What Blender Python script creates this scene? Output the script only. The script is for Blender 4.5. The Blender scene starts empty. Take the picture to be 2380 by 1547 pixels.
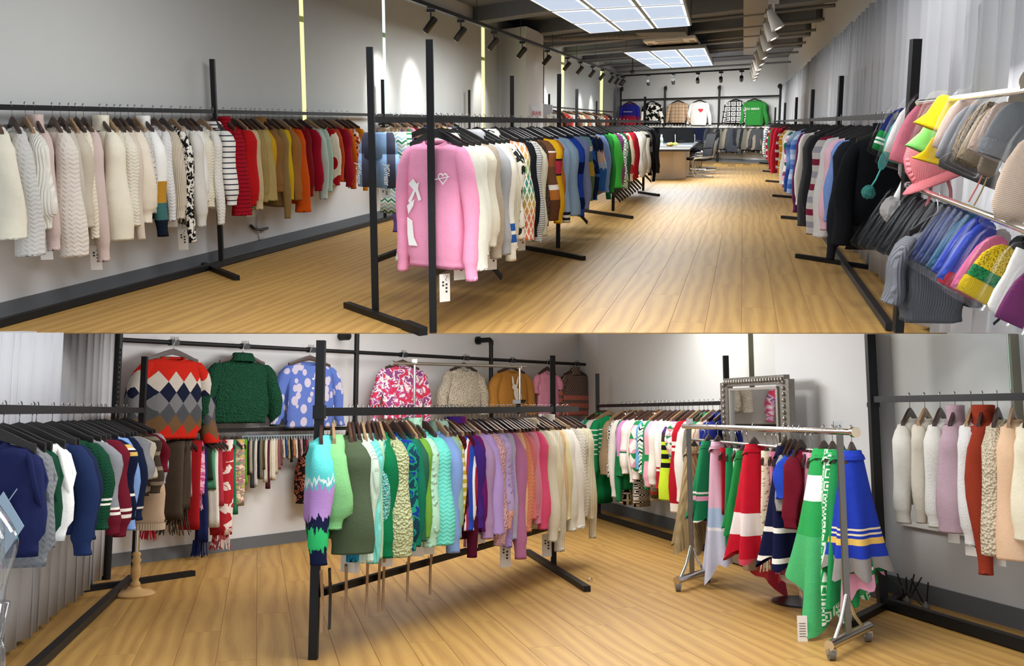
import bpy, math, random
from math import sin, cos, tan, atan, atan2, radians, degrees, pi, sqrt
from mathutils import Vector, Matrix

random.seed(11)
S = bpy.context.scene
COL = S.collection

# ------------------------------------------------------------------ camera, world, exposure
# The picture is two views stacked: the upper half looks into a long showroom, the lower half into a
# corner showroom below it.  Both are real level-floored rooms; the lower one lies under the upper
# floor and is pitched against it, the way the two views are pitched against each other.
FPX, CX, CY = 2300.0, 1190.0, 650.0          # focal length and principal point in 2380 x 1547 pixels
YU, YL = 285.0, 955.0                        # eye level of the upper and of the lower room
HU, HL = 1.25, 1.25                          # eye height above the two floors
AU = atan((CY - YU) / FPX)
AL = atan((YL - CY) / FPX)

cam_data = bpy.data.cameras.new('camera')
cam_data.sensor_width = 36.0
cam_data.lens = 36.0 * FPX / 2380.0
cam_data.shift_y = (CY - 773.5) / 2380.0
cam_data.clip_start = 0.05
cam_data.clip_end = 200
cam = bpy.data.objects.new('camera', cam_data)
cam.location = (0, 0, HU)
cam.rotation_euler = (pi / 2 - AU, 0, 0)
COL.objects.link(cam)
S.camera = cam

world = bpy.data.worlds.new('world')
S.world = world
world.use_nodes = True
world.node_tree.nodes['Background'].inputs[0].default_value = (0.93, 0.96, 1.0, 1)
world.node_tree.nodes['Background'].inputs[1].default_value = 0.8

S.view_settings.view_transform = 'Standard'
S.view_settings.look = 'None'
S.view_settings.exposure = 0.0
S.view_settings.gamma = 1.0
S.view_settings.use_curve_mapping = False
S.cycles.use_denoising = True
S.cycles.max_bounces = 6
S.cycles.diffuse_bounces = 3
S.cycles.transparent_max_bounces = 24
S.cycles.sample_clamp_indirect = 6.0


class Room:
    """Local frame: origin on the floor under the eye, x right, y ahead, z up."""
    def __init__(self, H, pitch, M):
        self.H = H
        self.C = Vector((0, 0, H))
        self.r = Vector((1, 0, 0))
        self.f = Vector((0, cos(pitch), -sin(pitch)))
        self.u = Vector((0, sin(pitch), cos(pitch)))
        self.M = M

    def ray(self, px, py):
        return self.r * ((px - CX) / FPX) + self.u * ((CY - py) / FPX) + self.f

    def F(self, px, py, z=0.0):
        d = self.ray(px, py)
        return self.C + d * ((z - self.H) / d.z)

    def onplane(self, px, py, P, d):
        n = Vector((d.y, -d.x, 0))
        r = self.ray(px, py)
        return self.C + r * ((P - self.C).dot(n) / r.dot(n))

    def vert(self, P, py):
        """height on the upright through P that shows at row py"""
        k = (CY - py) / FPX
        q = Vector((P[0], P[1], 0)) - self.C
        return (k * q.dot(self.f) - q.dot(self.u)) / (self.u.z - k * self.f.z)

    def online(self, A, B, px):
        k = (px - CX) / FPX
        D = B - A
        q = A - self.C
        t = (k * q.dot(self.f) - q.dot(self.r)) / (D.dot(self.r) - k * D.dot(self.f))
        return A + D * t

    def proj(self, P):
        q = Vector(P) - self.C
        w = q.dot(self.f)
        return CX + FPX * q.dot(self.r) / w, CY - FPX * q.dot(self.u) / w

    def at_depth(self, px, py, dist):
        return self.C + self.ray(px, py) * dist


U = Room(HU, AU, Matrix.Identity(4))
L = Room(HL, -AL, Matrix.Translation((0, 0, HU)) @ Matrix.Rotation(-(AU + AL), 4, 'X') @ Matrix.Translation((0, 0, -HL)))


def area_light(name, room, loc, sx, sy, power, color, aim=None):
    d = bpy.data.lights.new(name, 'AREA')
    d.shape = 'RECTANGLE'
    d.size, d.size_y = sx, sy
    d.energy = power
    d.color = color
    o = bpy.data.objects.new(name, d)
    COL.objects.link(o)
    rot = Matrix.Identity(4)
    if aim is not None:
        rot = (Vector(aim) - Vector(loc)).to_track_quat('-Z', 'Y').to_matrix().to_4x4()
    o.matrix_world = room.M @ Matrix.Translation(loc) @ rot
    return o


# ceiling lamps of the upper room (under its LED panels) and lower room (panels out of view), plus added fill lights
area_light('lamp_and_fill_light', U, (0.9, 13.5, 2.55), 1.6, 4.0, 220, (0.95, 0.98, 1.0))
area_light('lamp_and_fill_light', U, (3.6, 23.0, 2.55), 1.8, 5.0, 370, (0.95, 0.98, 1.0))
area_light('lamp_and_fill_light', U, (5.2, 29.0, 2.6), 3.0, 1.2, 120, (0.95, 0.98, 1.0))  # added fill without a panel, brightens the back wall
area_light('lamp_and_fill_light', U, (0.0, 6.2, 2.8), 3.2, 1.6, 120, (0.97, 0.98, 1.0))  # added fill over the near end, no LED panel above it
area_light('lamp_and_fill_light', L, (0.0, 2.1, 2.75), 3.4, 1.2, 32, (1.0, 0.98, 0.96))
area_light('lamp_and_fill_light', L, (0.9, 4.3, 2.7), 2.2, 1.0, 44, (1.0, 0.98, 0.96))  # added fill to lift the right wall
area_light('lamp_and_fill_light', L, (-0.3, 4.7, 2.6), 1.2, 1.0, 30, (1.0, 0.98, 0.96))  # added fill from the left: more top light, reaches the right wall
area_light('lamp_and_fill_light', L, (0.4, 9.2, 2.45), 3.0, 1.2, 85, (1.0, 0.98, 0.96))
area_light('added_wall_light', L, (0.5, 7.4, 1.80), 1.0, 0.3, 27, (1.0, 0.99, 0.97), aim=(2.4, 7.2, 0.8))  # added unseen light with no fixture, brightens the right wall
area_light('added_wall_light', L, (-0.9, 7.5, 1.84), 1.2, 0.3, 34, (1.0, 0.99, 0.97), aim=(-2.0, 9.3, 1.1))  # likewise added, aimed to brighten the back wall

# ------------------------------------------------------------------ mesh helpers
class G:
    def __init__(self):
        self.v = []
        self.f = []

    def box(self, c, s, M=None):
        b = len(self.v)
        for dx in (-.5, .5):
            for dy in (-.5, .5):
                for dz in (-.5, .5):
                    p = Vector((c[0] + dx * s[0], c[1] + dy * s[1], c[2] + dz * s[2]))
                    self.v.append(M @ p if M else p)
        for q in ((0, 1, 3, 2), (4, 6, 7, 5), (0, 4, 5, 1), (2, 3, 7, 6), (0, 2, 6, 4), (1, 5, 7, 3)):
            self.f.append([b + i for i in q])
        return self

    def beam(self, p, q, w, h, up=(0, 0, 1)):
        p, q = Vector(p), Vector(q)
        d = (q - p)
        ln = d.length
        d.normalize()
        up = Vector(up)
        if abs(d.dot(up)) > .98:
            up = Vector((0, 1, 0))
        x = d.cross(up).normalized()
        z = x.cross(d)
        M = Matrix((x, d, z)).transposed().to_4x4()
        M.translation = (p + q) / 2
        return self.box((0, 0, 0), (w, ln, h), M)

    def ring_faces(self, rings, cap0=False, cap1=False, closed=True):
        b = len(self.v)
        n = len(rings[0])
        for r in rings:
            self.v.extend(Vector(p) for p in r)
        for i in range(len(rings) - 1):
            for j in range(n if closed else n - 1):
                k = (j + 1) % n
                self.f.append([b + i * n + j, b + i * n + k, b + (i + 1) * n + k, b + (i + 1) * n + j])
        if cap0:
            self.f.append([b + j for j in range(n)][::-1])
        if cap1:
            self.f.append([b + (len(rings) - 1) * n + j for j in range(n)])
        return self

    def tube(self, pts, r, seg=8, cap=True, sq=1.0):
        pts = [Vector(p) for p in pts]
        rings = []
        px = None
        for i, p in enumerate(pts):
            d = (pts[min(i + 1, len(pts) - 1)] - pts[max(i - 1, 0)]).normalized()
            if px is None:
                up = Vector((0, 0, 1)) if abs(d.z) < .9 else Vector((0, 1, 0))
                x = d.cross(up).normalized()
            else:
                x = (px - d * px.dot(d)).normalized()
            px = x
            y = d.cross(x)
            rr = r[i] if isinstance(r, (list, tuple)) else r
            rings.append([p + x * rr * cos(2 * pi * j / seg) + y * rr * sq * sin(2 * pi * j / seg) for j in range(seg)])
        return self.ring_faces(rings, cap, cap)

    def lathe(self, prof, seg=16, c=(0, 0, 0), cap0=True, cap1=True, M=None):
        rings = [[Vector((c[0] + r * cos(2 * pi * j / seg), c[1] + r * sin(2 * pi * j / seg), c[2] + z)) for j in range(seg)] for r, z in prof]
        if M:
            rings = [[M @ p for p in r] for r in rings]
        return self.ring_faces(rings, cap0, cap1)

    def poly(self, pts):
        b = len(self.v)
        self.v.extend(Vector(p) for p in pts)
        self.f.append(list(range(b, b + len(pts))))
        return self

    def prism(self, pts, off):
        """extrude polygon pts by vector off"""
        b = len(self.v)
        off = Vector(off)
        n = len(pts)
        self.v.extend(Vector(p) for p in pts)
        self.v.extend(Vector(p) + off for p in pts)
        self.f.append(list(range(b, b + n)))
        self.f.append(list(range(b + n, b + 2 * n))[::-1])
        for i in range(n):
            j = (i + 1) % n
            self.f.append([b + i, b + i + n, b + j + n, b + j])
        return self

    def mesh(self, name, smooth=False, fix=True):
        me = bpy.data.meshes.new(name)
        me.from_pydata([tuple(p) for p in self.v], [], self.f)
        if fix:
            import bmesh
            bm = bmesh.new()
            bm.from_mesh(me)
            bmesh.ops.recalc_face_normals(bm, faces=bm.faces)
            bm.to_mesh(me)
            bm.free()
        if smooth:
            me.polygons.foreach_set('use_smooth', [True] * len(me.polygons))
            if smooth == 'auto':
                me.set_sharp_from_angle(angle=radians(40))
        me.materials.append(None)
        me.update()
        return me


def link(name, me, mat, parent=None, M=None, color=None):
    o = bpy.data.objects.new(name, me)
    COL.objects.link(o)
    if parent is not None:
        o.parent = parent
        if M is not None:
            o.matrix_local = M
    elif M is not None:
        o.matrix_world = M
    if me is not None and mat is not None:
        s = o.material_slots[0]
        s.link = 'OBJECT'
        s.material = mat
    if color is not None:
        o.color = (*color[:3], 1)
    return o


def tag(o, label=None, cat=None, group=None, kind=None):
    if label:
        o['label'] = label
    if cat:
        o['category'] = cat
    if group:
        o['group'] = group
    if kind:
        o['kind'] = kind
    return o


def root(name, room, loc, label, cat, group=None, rz=0.0):
    o = bpy.data.objects.new(name, None)
    o.empty_display_size = .1
    COL.objects.link(o)
    o.matrix_world = room.M @ Matrix.Translation(loc) @ Matrix.Rotation(rz, 4, 'Z')
    tag(o, label, cat, group)
    o['_o'] = 0
    del o['_o']
    return o


def struct(name, room, g, mat, smooth=False, parent=None, kind='structure'):
    o = link(name, g.mesh(name, smooth), mat, parent, None if parent else room.M)
    if not parent:
        tag(o, kind=kind)
    return o


def hexc(h):
    h = h.lstrip('#')
    c = [int(h[i:i + 2], 16) / 255 for i in (0, 2, 4)]
    return tuple((x / 12.92) if x <= .04045 else ((x + .055) / 1.055) ** 2.4 for x in c)


# ------------------------------------------------------------------ materials
class NB:
    def __init__(self, name):
        self.m = bpy.data.materials.new(name)
        self.m.use_nodes = True
        self.t = self.m.node_tree
        self.b = self.t.nodes['Principled BSDF']
        self.co = None

    def n(self, typ, **kw):
        nd = self.t.nodes.new(typ)
        for k, v in kw.items():
            setattr(nd, k, v)
        return nd

    def put(self, sock, v):
        if hasattr(v, 'links') or hasattr(v, 'is_linked'):
            self.t.links.new(v, sock)
        else:
            if isinstance(v, (tuple, list)) and len(v) == 3 and sock.type == 'RGBA':
                v = (*v, 1)
            sock.default_value = v

    def math(self, op, a, b=0.0, c=None):
        nd = self.n('ShaderNodeMath', operation=op)
        self.put(nd.inputs[0], a)
        self.put(nd.inputs[1], b)
        if c is not None:
            self.put(nd.inputs[2], c)
        return nd.outputs[0]

    def xyz(self):
        if self.co is None:
            tc = self.n('ShaderNodeTexCoord')
            self.ocoord = tc.outputs['Object']
            sp = self.n('ShaderNodeSeparateXYZ')
            self.put(sp.inputs[0], self.ocoord)
            self.co = sp.outputs
        return self.co

    def noise(self, scale, detail=2.0, vec=None, rough=.5, dist=0.0):
        self.xyz()
        nd = self.n('ShaderNodeTexNoise')
        self.put(nd.inputs['Vector'], vec if vec is not None else self.ocoord)
        nd.inputs['Scale'].default_value = scale
        nd.inputs['Detail'].default_value = detail
        nd.inputs['Roughness'].default_value = rough
        nd.inputs['Distortion'].default_value = dist
        return nd.outputs['Fac']

    def voro(self, scale, feature='F1', out='Distance', vec=None):
        self.xyz()
        nd = self.n('ShaderNodeTexVoronoi', feature=feature)
        self.put(nd.inputs['Vector'], vec if vec is not None else self.ocoord)
        nd.inputs['Scale'].default_value = scale
        return nd.outputs[out]

    def mapping(self, scale=(1, 1, 1), loc=(0, 0, 0), rot=(0, 0, 0), vec=None):
        self.xyz()
        nd = self.n('ShaderNodeMapping')
        self.put(nd.inputs[0], vec if vec is not None else self.ocoord)
        nd.inputs['Location'].default_value = loc
        nd.inputs['Rotation'].default_value = rot
        nd.inputs['Scale'].default_value = scale
        return nd.outputs[0]

    def ramp(self, fac, stops, interp='CONSTANT'):
        nd = self.n('ShaderNodeValToRGB')
        cr = nd.color_ramp
        cr.interpolation = interp
        while len(cr.elements) < len(stops):
            cr.elements.new(0.5)
        for e, (p, c) in zip(cr.elements, sorted(stops, key=lambda s: s[0])):
            e.position = p
            e.color = (*c[:3], 1)
        self.put(nd.inputs[0], fac)
        return nd.outputs[0]

    def mix(self, fac, a, b, blend='MIX'):
        nd = self.n('ShaderNodeMix', data_type='RGBA', blend_type=blend)
        self.put(nd.inputs[0], fac)
        self.put(nd.inputs[6], a)
        self.put(nd.inputs[7], b)
        return nd.outputs[2]

    def fract(self, x, period, off=0.0):
        y = self.math('ADD', x, off) if off else x
        return self.math('FRACT', self.math('DIVIDE', y, period))

    def gt(self, a, b):
        return self.math('GREATER_THAN', a, b)

    def bump(self, h, strength=.5, dist=.01):
        nd = self.n('ShaderNodeBump')
        nd.inputs['Strength'].default_value = strength
        nd.inputs['Distance'].default_value = dist
        self.put(nd.inputs['Height'], h)
        self.put(self.b.inputs['Normal'], nd.outputs[0])

    def ocol(self):
        return self.n('ShaderNodeObjectInfo').outputs['Color']

    def orand(self):
        return self.n('ShaderNodeObjectInfo').outputs['Random']


MATS = {}


def simple(name, col, rough=.5, metal=0.0, noise=0.0, emit=None, estr=1.0, spec=None, bump=0.0, bscale=60):
    if name in MATS:
        return MATS[name]
    b = NB(name)
    b.b.inputs['Roughness'].default_value = rough
    b.b.inputs['Metallic'].default_value = metal
    if spec is not None:
        b.b.inputs['Specular IOR Level'].default_value = spec
    if noise:
        c = b.mix(b.noise(6, 3), tuple(x * (1 - noise) for x in col), tuple(min(1, x * (1 + noise)) for x in col))
        b.put(b.b.inputs['Base Color'], c)
    else:
        b.put(b.b.inputs['Base Color'], col)
    if emit:
        b.put(b.b.inputs['Emission Color'], emit)
        b.b.inputs['Emission Strength'].default_value = estr
    if bump:
        b.bump(b.noise(bscale, 3), bump, .004)
    MATS[name] = b.m
    return b.m


def objcol(name, rough=.5, metal=0.0, grain=False):
    """one material whose colour is the object's own colour"""
    if name in MATS:
        return MATS[name]
    b = NB(name)
    b.b.inputs['Roughness'].default_value = rough
    b.b.inputs['Metallic'].default_value = metal
    c = b.ocol()
    if grain:
        c = b.mix(b.math('MULTIPLY', b.noise(30, 3, b.mapping((1, 6, 6))), .5), c, (0.02, 0.012, 0.008))
    b.put(b.b.inputs['Base Color'], c)
    MATS[name] = b.m
    return b.m


BLACK_STEEL = simple('black_powder_coated_steel', hexc('#121315'), .5, 0, .12, spec=.3, bump=.15, bscale=220)
CHROME = simple('brushed_chrome', (.72, .71, .68), .18, 1.0)
DARK_CHROME = simple('worn_chrome', (.42, .40, .37), .3, 1.0)
HOOK = simple('hook_wire', (.45, .45, .46), .28, 1.0)
WALL_WHITE = simple('white_wall_paint', hexc('#d6d7d8'), .9, 0, .02, bump=.05, bscale=120)
BLIND = simple('roller_blind_fabric', hexc('#cbcdca'), .95, 0, .02, bump=.1, bscale=500)
BASEB = simple('grey_baseboard', hexc('#61666b'), .6, 0, .05)
DARK_CEIL = simple('dark_grey_ceiling_paint', hexc('#7a8089'), .85, 0, .12)
CEIL_PIPE = simple('grey_pipe_paint', hexc('#77777a'), .6, 0, .08)
LIGHT_DUCT = simple('pale_grey_duct', hexc('#a9a9ab'), .7, 0, .05)
WHITE_PLASTIC = simple('white_plastic', hexc('#e6e5e2'), .45)
BLACK_PLASTIC = simple('black_plastic', hexc('#131416'), .35)
PAPER = simple('tag_paper', hexc('#ece9e2'), .8)
INK = simple('tag_ink', hexc('#3a3634'), .8)
WHITE_INK = simple('white_print', hexc('#eeeeea'), .8)
RED_INK = simple('red_print', hexc('#d03038'), .8)


def wood_floor():
    b = NB('oak_plank')
    b.xyz()
    r = b.orand()
    # grain runs along local x of every plank; the random offset gives each plank its own figure
    cmb = b.n('ShaderNodeCombineXYZ')
    b.put(cmb.inputs[2], b.math('MULTIPLY', r, 40))
    b.put(cmb.inputs[0], b.math('MULTIPLY', r, 17))
    add = b.n('ShaderNodeVectorMath', operation='ADD')
    b.put(add.inputs[0], b.ocoord)
    b.put(add.inputs[1], cmb.outputs[0])
    v = add.outputs[0]
    fine = b.noise(9, 4, b.mapping((.35, 9, 1), vec=v), .6)
    wv = b.n('ShaderNodeTexWave', wave_type='BANDS', bands_direction='Y')
    b.put(wv.inputs['Vector'], b.mapping((.16, 1, 1), vec=v))
    wv.inputs['Scale'].default_value = 3.2
    wv.inputs['Distortion'].default_value = 10
    wv.inputs['Detail'].default_value = 2
    wv.inputs['Detail Scale'].default_value = .8
    g = b.math('ADD', b.math('MULTIPLY', wv.outputs['Fac'], .4), b.math('MULTIPLY', fine, .6))
    c = b.ramp(g, [(.2, hexc('#a37c40')), (.5, hexc('#b68c4a')), (.8, hexc('#bf9853'))], 'LINEAR')
    c = b.mix(b.math('MULTIPLY', r, .10), c, hexc('#a87e48'))
    b.put(b.b.inputs['Base Color'], c)
    b.b.inputs['Roughness'].default_value = .5
    b.bump(g, .08, .002)
    return b.m


OAK = wood_floor()
UNDERLAY = simple('floor_underlay', hexc('#8a6c40'), .8)


def fabric(key, cfn=None, bump='fine', bs=None, sheen=.12):
    """knit material; cfn(nb, x, y, z, s) gives the colour (None: the object's own colour)"""
    if key in MATS:
        return MATS[key]
    b = NB('knit_' + key)
    x, y, z = b.xyz()
    s = b.math('ADD', x, y)
    c = cfn(b, x, y, z, s) if cfn else b.ocol()
    c = b.mix(b.math('MULTIPLY', b.noise(14, 3), .15), c, (0.0, 0.0, 0.0))
    fz = b.noise(230, 1)
    c = b.mix(b.math('MULTIPLY', fz, .5 if bump not in ('fuzzy', 'boucle') else .8), c, b.mix(1.0, c, (1.35, 1.35, 1.35), 'MULTIPLY'))
    b.put(b.b.inputs['Base Color'], c)
    b.b.inputs['Roughness'].default_value = .95
    b.b.inputs['Specular IOR Level'].default_value = .1
    b.b.inputs['Sheen Weight'].default_value = sheen
    b.put(b.b.inputs['Sheen Tint'], c)
    b.b.inputs['Sheen Roughness'].default_value = .5
    if bump == 'fine':
        h = b.math('ADD', b.noise(180, 1), b.math('MULTIPLY', b.noise(18, 2), 1.2))
        b.bump(h, .35, .006)
    elif bump == 'rib':
        h = b.math('SINE', b.math('MULTIPLY', s, 330))
        b.bump(h, .6, .006)
    elif bump == 'hrib':
        h = b.math('SINE', b.math('MULTIPLY', z, 300))
        b.bump(h, .6, .006)
    elif bump == 'cable':
        w = b.math('ABSOLUTE', b.math('SUBTRACT', b.fract(s, .042), .5))
        h = b.math('SINE', b.math('ADD', b.math('MULTIPLY', z, 270), b.math('MULTIPLY', w, 7)))
        h = b.math('ADD', h, b.math('MULTIPLY', w, 3.0))
        b.bump(h, .3, .005)
    elif bump == 'boucle':
        b.bump(b.voro(70), 1.0, .02)
    elif bump == 'fuzzy':
        b.bump(b.noise(90, 4, rough=.8), .9, .012)
        b.b.inputs['Sheen Weight'].default_value = .3
    elif bump == 'pop':
        h = b.math('SUBTRACT', .45, b.voro(28))
        b.bump(b.math('MAXIMUM', h, 0.0), 1.0, .03)
    elif bump == 'flat':
        b.bump(b.noise(150, 2), .15, .003)
    MATS[key] = b.m
    return b.m


BUMPS = ('fine', 'rib', 'hrib', 'cable', 'boucle', 'fuzzy', 'pop', 'flat')


def pattern(kind, cols, p=.1, bump='fine', extra=None):
    """patterned knit, colours as hex strings"""
    key = kind + '_' + '_'.join(c.lstrip('#') for c in cols) + '_%s_%s' % (p, bump)
    if key in MATS:
        return MATS[key]
    C = [hexc(c) for c in cols]

    def cfn(b, x, y, z, s):
        n = len(C)
        if kind == 'stripe':          # equal repeating bands
            return b.ramp(b.fract(z, p, 50 * p), [(i / n, c) for i, c in enumerate(C)])
        if kind == 'thin':            # thin lines on a ground
            return b.ramp(b.fract(z, p, 50 * p), [(0, C[1]), (.22, C[0])])
        if kind == 'vert':
            return b.ramp(b.fract(s, p, 50 * p), [(i / n, c) for i, c in enumerate(C)])
        if kind == 'block':           # single stack of bands from the shoulder down
            f = b.math('DIVIDE', b.math('MULTIPLY', z, -1.0), 1.0)
            st = extra or [(i / n, c) for i, c in enumerate(C)]
            return b.ramp(f, [(q, C[i]) for i, q in enumerate(p)])
        if kind == 'fade':
            return b.ramp(b.math('ADD', b.math('MULTIPLY', z, -1.0), b.math('MULTIPLY', b.noise(9, 3), .08)), [(q, C[i]) for i, q in enumerate(p)], 'LINEAR')
        if kind == 'argyle':
            a = b.math('ABSOLUTE', b.math('SUBTRACT', b.fract(s, p, 50 * p), .5))
            d = b.math('ABSOLUTE', b.math('SUBTRACT', b.fract(z, p * 1.5, 75 * p), .5))
            dia = b.math('ADD', a, d)
            row = b.math('FLOOR', b.math('DIVIDE', b.math('ADD', z, 75 * p), p * .75))
            alt = b.math('FRACT', b.math('MULTIPLY', row, .3819))
            c1 = b.ramp(alt, [(i / max(1, n - 1), C[1 + i]) for i in range(n - 1)])
            return b.mix(b.gt(dia, .5), c1, C[0])
        if kind == 'diamond':         # edge-to-edge diamonds, one colour per row
            u = b.math('FLOOR', b.math('SUBTRACT', b.math('DIVIDE', s, p), b.math('DIVIDE', z, p * 1.35)))
            v = b.math('FLOOR', b.math('ADD', b.math('DIVIDE', s, p), b.math('DIVIDE', z, p * 1.35)))
            row = b.math('SUBTRACT', u, v)
            return b.ramp(b.math('DIVIDE', b.math('ADD', row, -.5), float(n)), [(i / n, c) for i, c in enumerate(C)])
        if kind == 'rows':            # colour rows with pale triangles
            f = b.ramp(b.math('MULTIPLY', z, -1.0), [(q, C[1 + i]) for i, q in enumerate([.1 + .08 * k for k in range(n - 1)])], 'LINEAR')
            a = b.math('ABSOLUTE', b.math('SUBTRACT', b.fract(s, p, 50 * p), .5))
            d = b.math('ABSOLUTE', b.math('SUBTRACT', b.fract(z, p * 1.6, 80 * p), .5))
            q = b.math('ABSOLUTE', b.math('SUBTRACT', a, d))
            return b.mix(b.math('LESS_THAN', q, .13), f, C[0])
        if kind == 'zigzag':
            t = b.math('ABSOLUTE', b.math('SUBTRACT', b.fract(s, p, 50 * p), .5))
            zz = b.math('ADD', z, b.math('MULTIPLY', t, p * .8))
            return b.ramp(b.fract(zz, p * 1.6, 80 * p), [(i / n, c) for i, c in enumerate(C)])
        if kind == 'blob':
            v = b.voro(p, vec=b.mapping((1, 1, .7)))
            return b.mix(b.math('LESS_THAN', v, .40), C[0], C[1])
        if kind == 'leopard':
            v = b.voro(p)
            r1 = b.math('LESS_THAN', b.math('ABSOLUTE', b.math('SUBTRACT', v, .36)), .13)
            return b.mix(r1, C[0], C[1])
        if kind == 'camo':
            f = b.noise(p, 3, dist=.6)
            return b.ramp(f, [(0 if i == 0 else .36 + .28 * i / n, c) for i, c in enumerate(C)])
        if kind == 'check':
            a = b.gt(b.fract(s, p, 50 * p), .5)
            d = b.gt(b.fract(z, p, 50 * p), .5)
            return b.mix(b.math('ABSOLUTE', b.math('SUBTRACT', a, d)), C[0], C[1])
        if kind == 'grid':
            a = b.math('LESS_THAN', b.fract(s, p, 50 * p), .14)
            d = b.math('LESS_THAN', b.fract(z, p, 50 * p), .14)
            return b.mix(b.math('MAXIMUM', a, d), C[0], C[1])
        if kind == 'squares':         # nested squares
            a = b.math('ABSOLUTE', b.math('SUBTRACT', b.fract(s, p, 50 * p), .5))
            d = b.math('ABSOLUTE', b.math('SUBTRACT', b.fract(z, p, 50 * p), .5))
            m = b.math('MAXIMUM', a, d)
            return b.ramp(b.math('MULTIPLY', m, 2.0), [(0, C[1]), (.22, C[0]), (.45, C[1]), (.8, C[0])])
        if kind == 'key':             # key fret
            u = b.fract(s, p, 50 * p)
            w = b.fract(z, p, 50 * p)
            a = b.math('ABSOLUTE', b.math('SUBTRACT', u, .5))
            d = b.math('ABSOLUTE', b.math('SUBTRACT', w, .5))
            m = b.math('MAXIMUM', a, d)
            ringv = b.math('FRACT', b.math('ADD', b.math('MULTIPLY', m, 4.0), b.math('MULTIPLY', b.gt(u, .5), .5)))
            return b.mix(b.gt(ringv, .5), C[0], C[1])
        if kind == 'marl':
            return b.mix(b.gt(b.noise(120, 2), .53), C[0], C[1])
        if kind == 'diag':
            q = b.math('ADD', b.math('ABSOLUTE', x), b.math('MULTIPLY', z, .7))
            a = b.ramp(b.fract(q, p, 50 * p), [(0, C[0]), (.62, C[1])])
            d = b.ramp(b.math('MULTIPLY', z, -1.0), [(0, C[0]), (.44, C[2]), (.50, C[0]), (.54, C[2]), (.60, C[0]), (.64, C[2])])
            e = b.math('LESS_THAN', b.fract(q, p, 50 * p), .62)
            return b.mix(e, a, d)
        if kind == 'paint':
            f = b.math('ADD', b.math('MULTIPLY', z, -1.0), b.math('MULTIPLY', b.math('SUBTRACT', b.noise(60, 3, b.mapping((1, 1, .15))), .5), .16))
            return b.ramp(f, [(q, C[i]) for i, q in enumerate(p)])
        return C[0]
    return fabric(key, cfn, bump)
# ------------------------------------------------------------------ directions, wall planes
def hdir(room, vx):
    hz = YU if room is U else YL
    d = room.ray(vx, hz)
    return Vector((d.x, d.y, 0)).normalized()


def isect(P, d, Q, e):
    det = d.x * -e.y + e.x * d.y
    w = Q - P
    t = (w.x * -e.y + e.x * w.y) / det
    r = P + d * t
    return Vector((r.x, r.y, 0))


Z = Vector((0, 0, 1))
D1U, D2U = hdir(U, 1728), hdir(U, -500)
D1L, D2L, D3L = hdir(L, 600), hdir(L, 2932), hdir(L, 705)

SEAM = 772.6
CEIL = 2.98
UC = CEIL + .22                       # underside of the slab between the beams
UL0 = U.F(0, 745)                      # left wall foot at the frame edge
UR0 = U.F(2160, 730)                   # right wall foot
UB0 = U.F(1600, 372)                   # back wall foot
ULB = isect(UL0, D1U, UB0, D2U)
URB = isect(UR0, D1U, UB0, D2U)
UL_near = UL0 - D1U * 1.2
YS = U.F(1190, SEAM).y                 # the upper floor ends here

# ------------------------------------------------------------------ upper room shell
wt = .12
nl = Vector((-D1U.y, D1U.x, 0))        # to the left of the length of the room
g = G().prism([UL_near, ULB + D1U * .2, ULB + D1U * .2 + Z * UC, UL_near + Z * UC], nl * wt)
wall_left = struct('wall_left', U, g, WALL_WHITE)
g = G().prism([ULB - D2U * -.2, URB - D2U * .2, URB - D2U * .2 + Z * UC, ULB + D2U * .2 + Z * UC], D1U * wt)
struct('wall_back', U, g, WALL_WHITE)
ks = isect(UR0, D1U, Vector((0, YS, 0)), Vector((1, 0, 0)))
pr = [URB, ks]
for px in (2240, 2290, 2340, 2420, 2600, 2900):
    pr.append(U.onplane(px, SEAM, UR0, D1U))
pend = Vector((pr[-1].x, pr[-1].y, 0))
pr += [pend + Z * UC, URB + Z * UC]
struct('wall_right', U, G().prism(pr, -nl * wt), WALL_WHITE)

# the floor slab and its planks
ends_l = isect(UL0, D1U, Vector((0, YS, 0)), Vector((1, 0, 0)))
slab = [ends_l, Vector((ks.x, YS, 0)), URB, ULB]
floor_u = struct('floor', U, G().prism([p - Z * .003 for p in slab], Z * -.004), UNDERLAY)


def clip(poly, a, b):
    """keep the part of poly where a . p >= b"""
    out = []
    for i in range(len(poly)):
        p, q = poly[i], poly[(i + 1) % len(poly)]
        dp, dq = a.dot(p) - b, a.dot(q) - b
        if dp >= 0:
            out.append(p)
        if dp * dq < 0:
            out.append(p + (q - p) * (dp / (dp - dq)))
    return out


def planks(room, parent, d, O, halfplanes, u0, u1, v0, v1, w, ln, seen):
    n = Vector((-d.y, d.x, 0))
    base = Matrix((d, n, Z)).transposed().to_4x4()
    full = None
    for r in range(int(math.floor(v0 / w)), int(math.ceil(v1 / w))):
        off = (r * .382 % 1) * ln
        for c in range(int(math.floor((u0 - off) / ln)), int(math.ceil((u1 - off) / ln))):
            ua = c * ln + off
            p0 = O + d * ua + n * (r * w)
            e = .0012
            quad = [p0 + d * e + n * e, p0 + d * (ln - e) + n * e, p0 + d * (ln - e) + n * (w - e), p0 + d * e + n * (w - e)]
            poly = quad
            for a, b in halfplanes:
                poly = clip(poly, a, b)
                if len(poly) < 3:
                    break
            if len(poly) < 3 or not seen(poly):
                continue
            M = Matrix.Translation(p0) @ base
            Mi = M.inverted()
            if poly == quad and full is not None:
                me = full
            else:
                lp = [Mi @ p for p in poly]
                me = G().prism(lp, Z * -.003).mesh('plank')
                if poly == quad:
                    full = me
            link('plank', me, OAK, parent, (room.M.inverted() @ parent.matrix_world).inverted() @ M)


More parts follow.
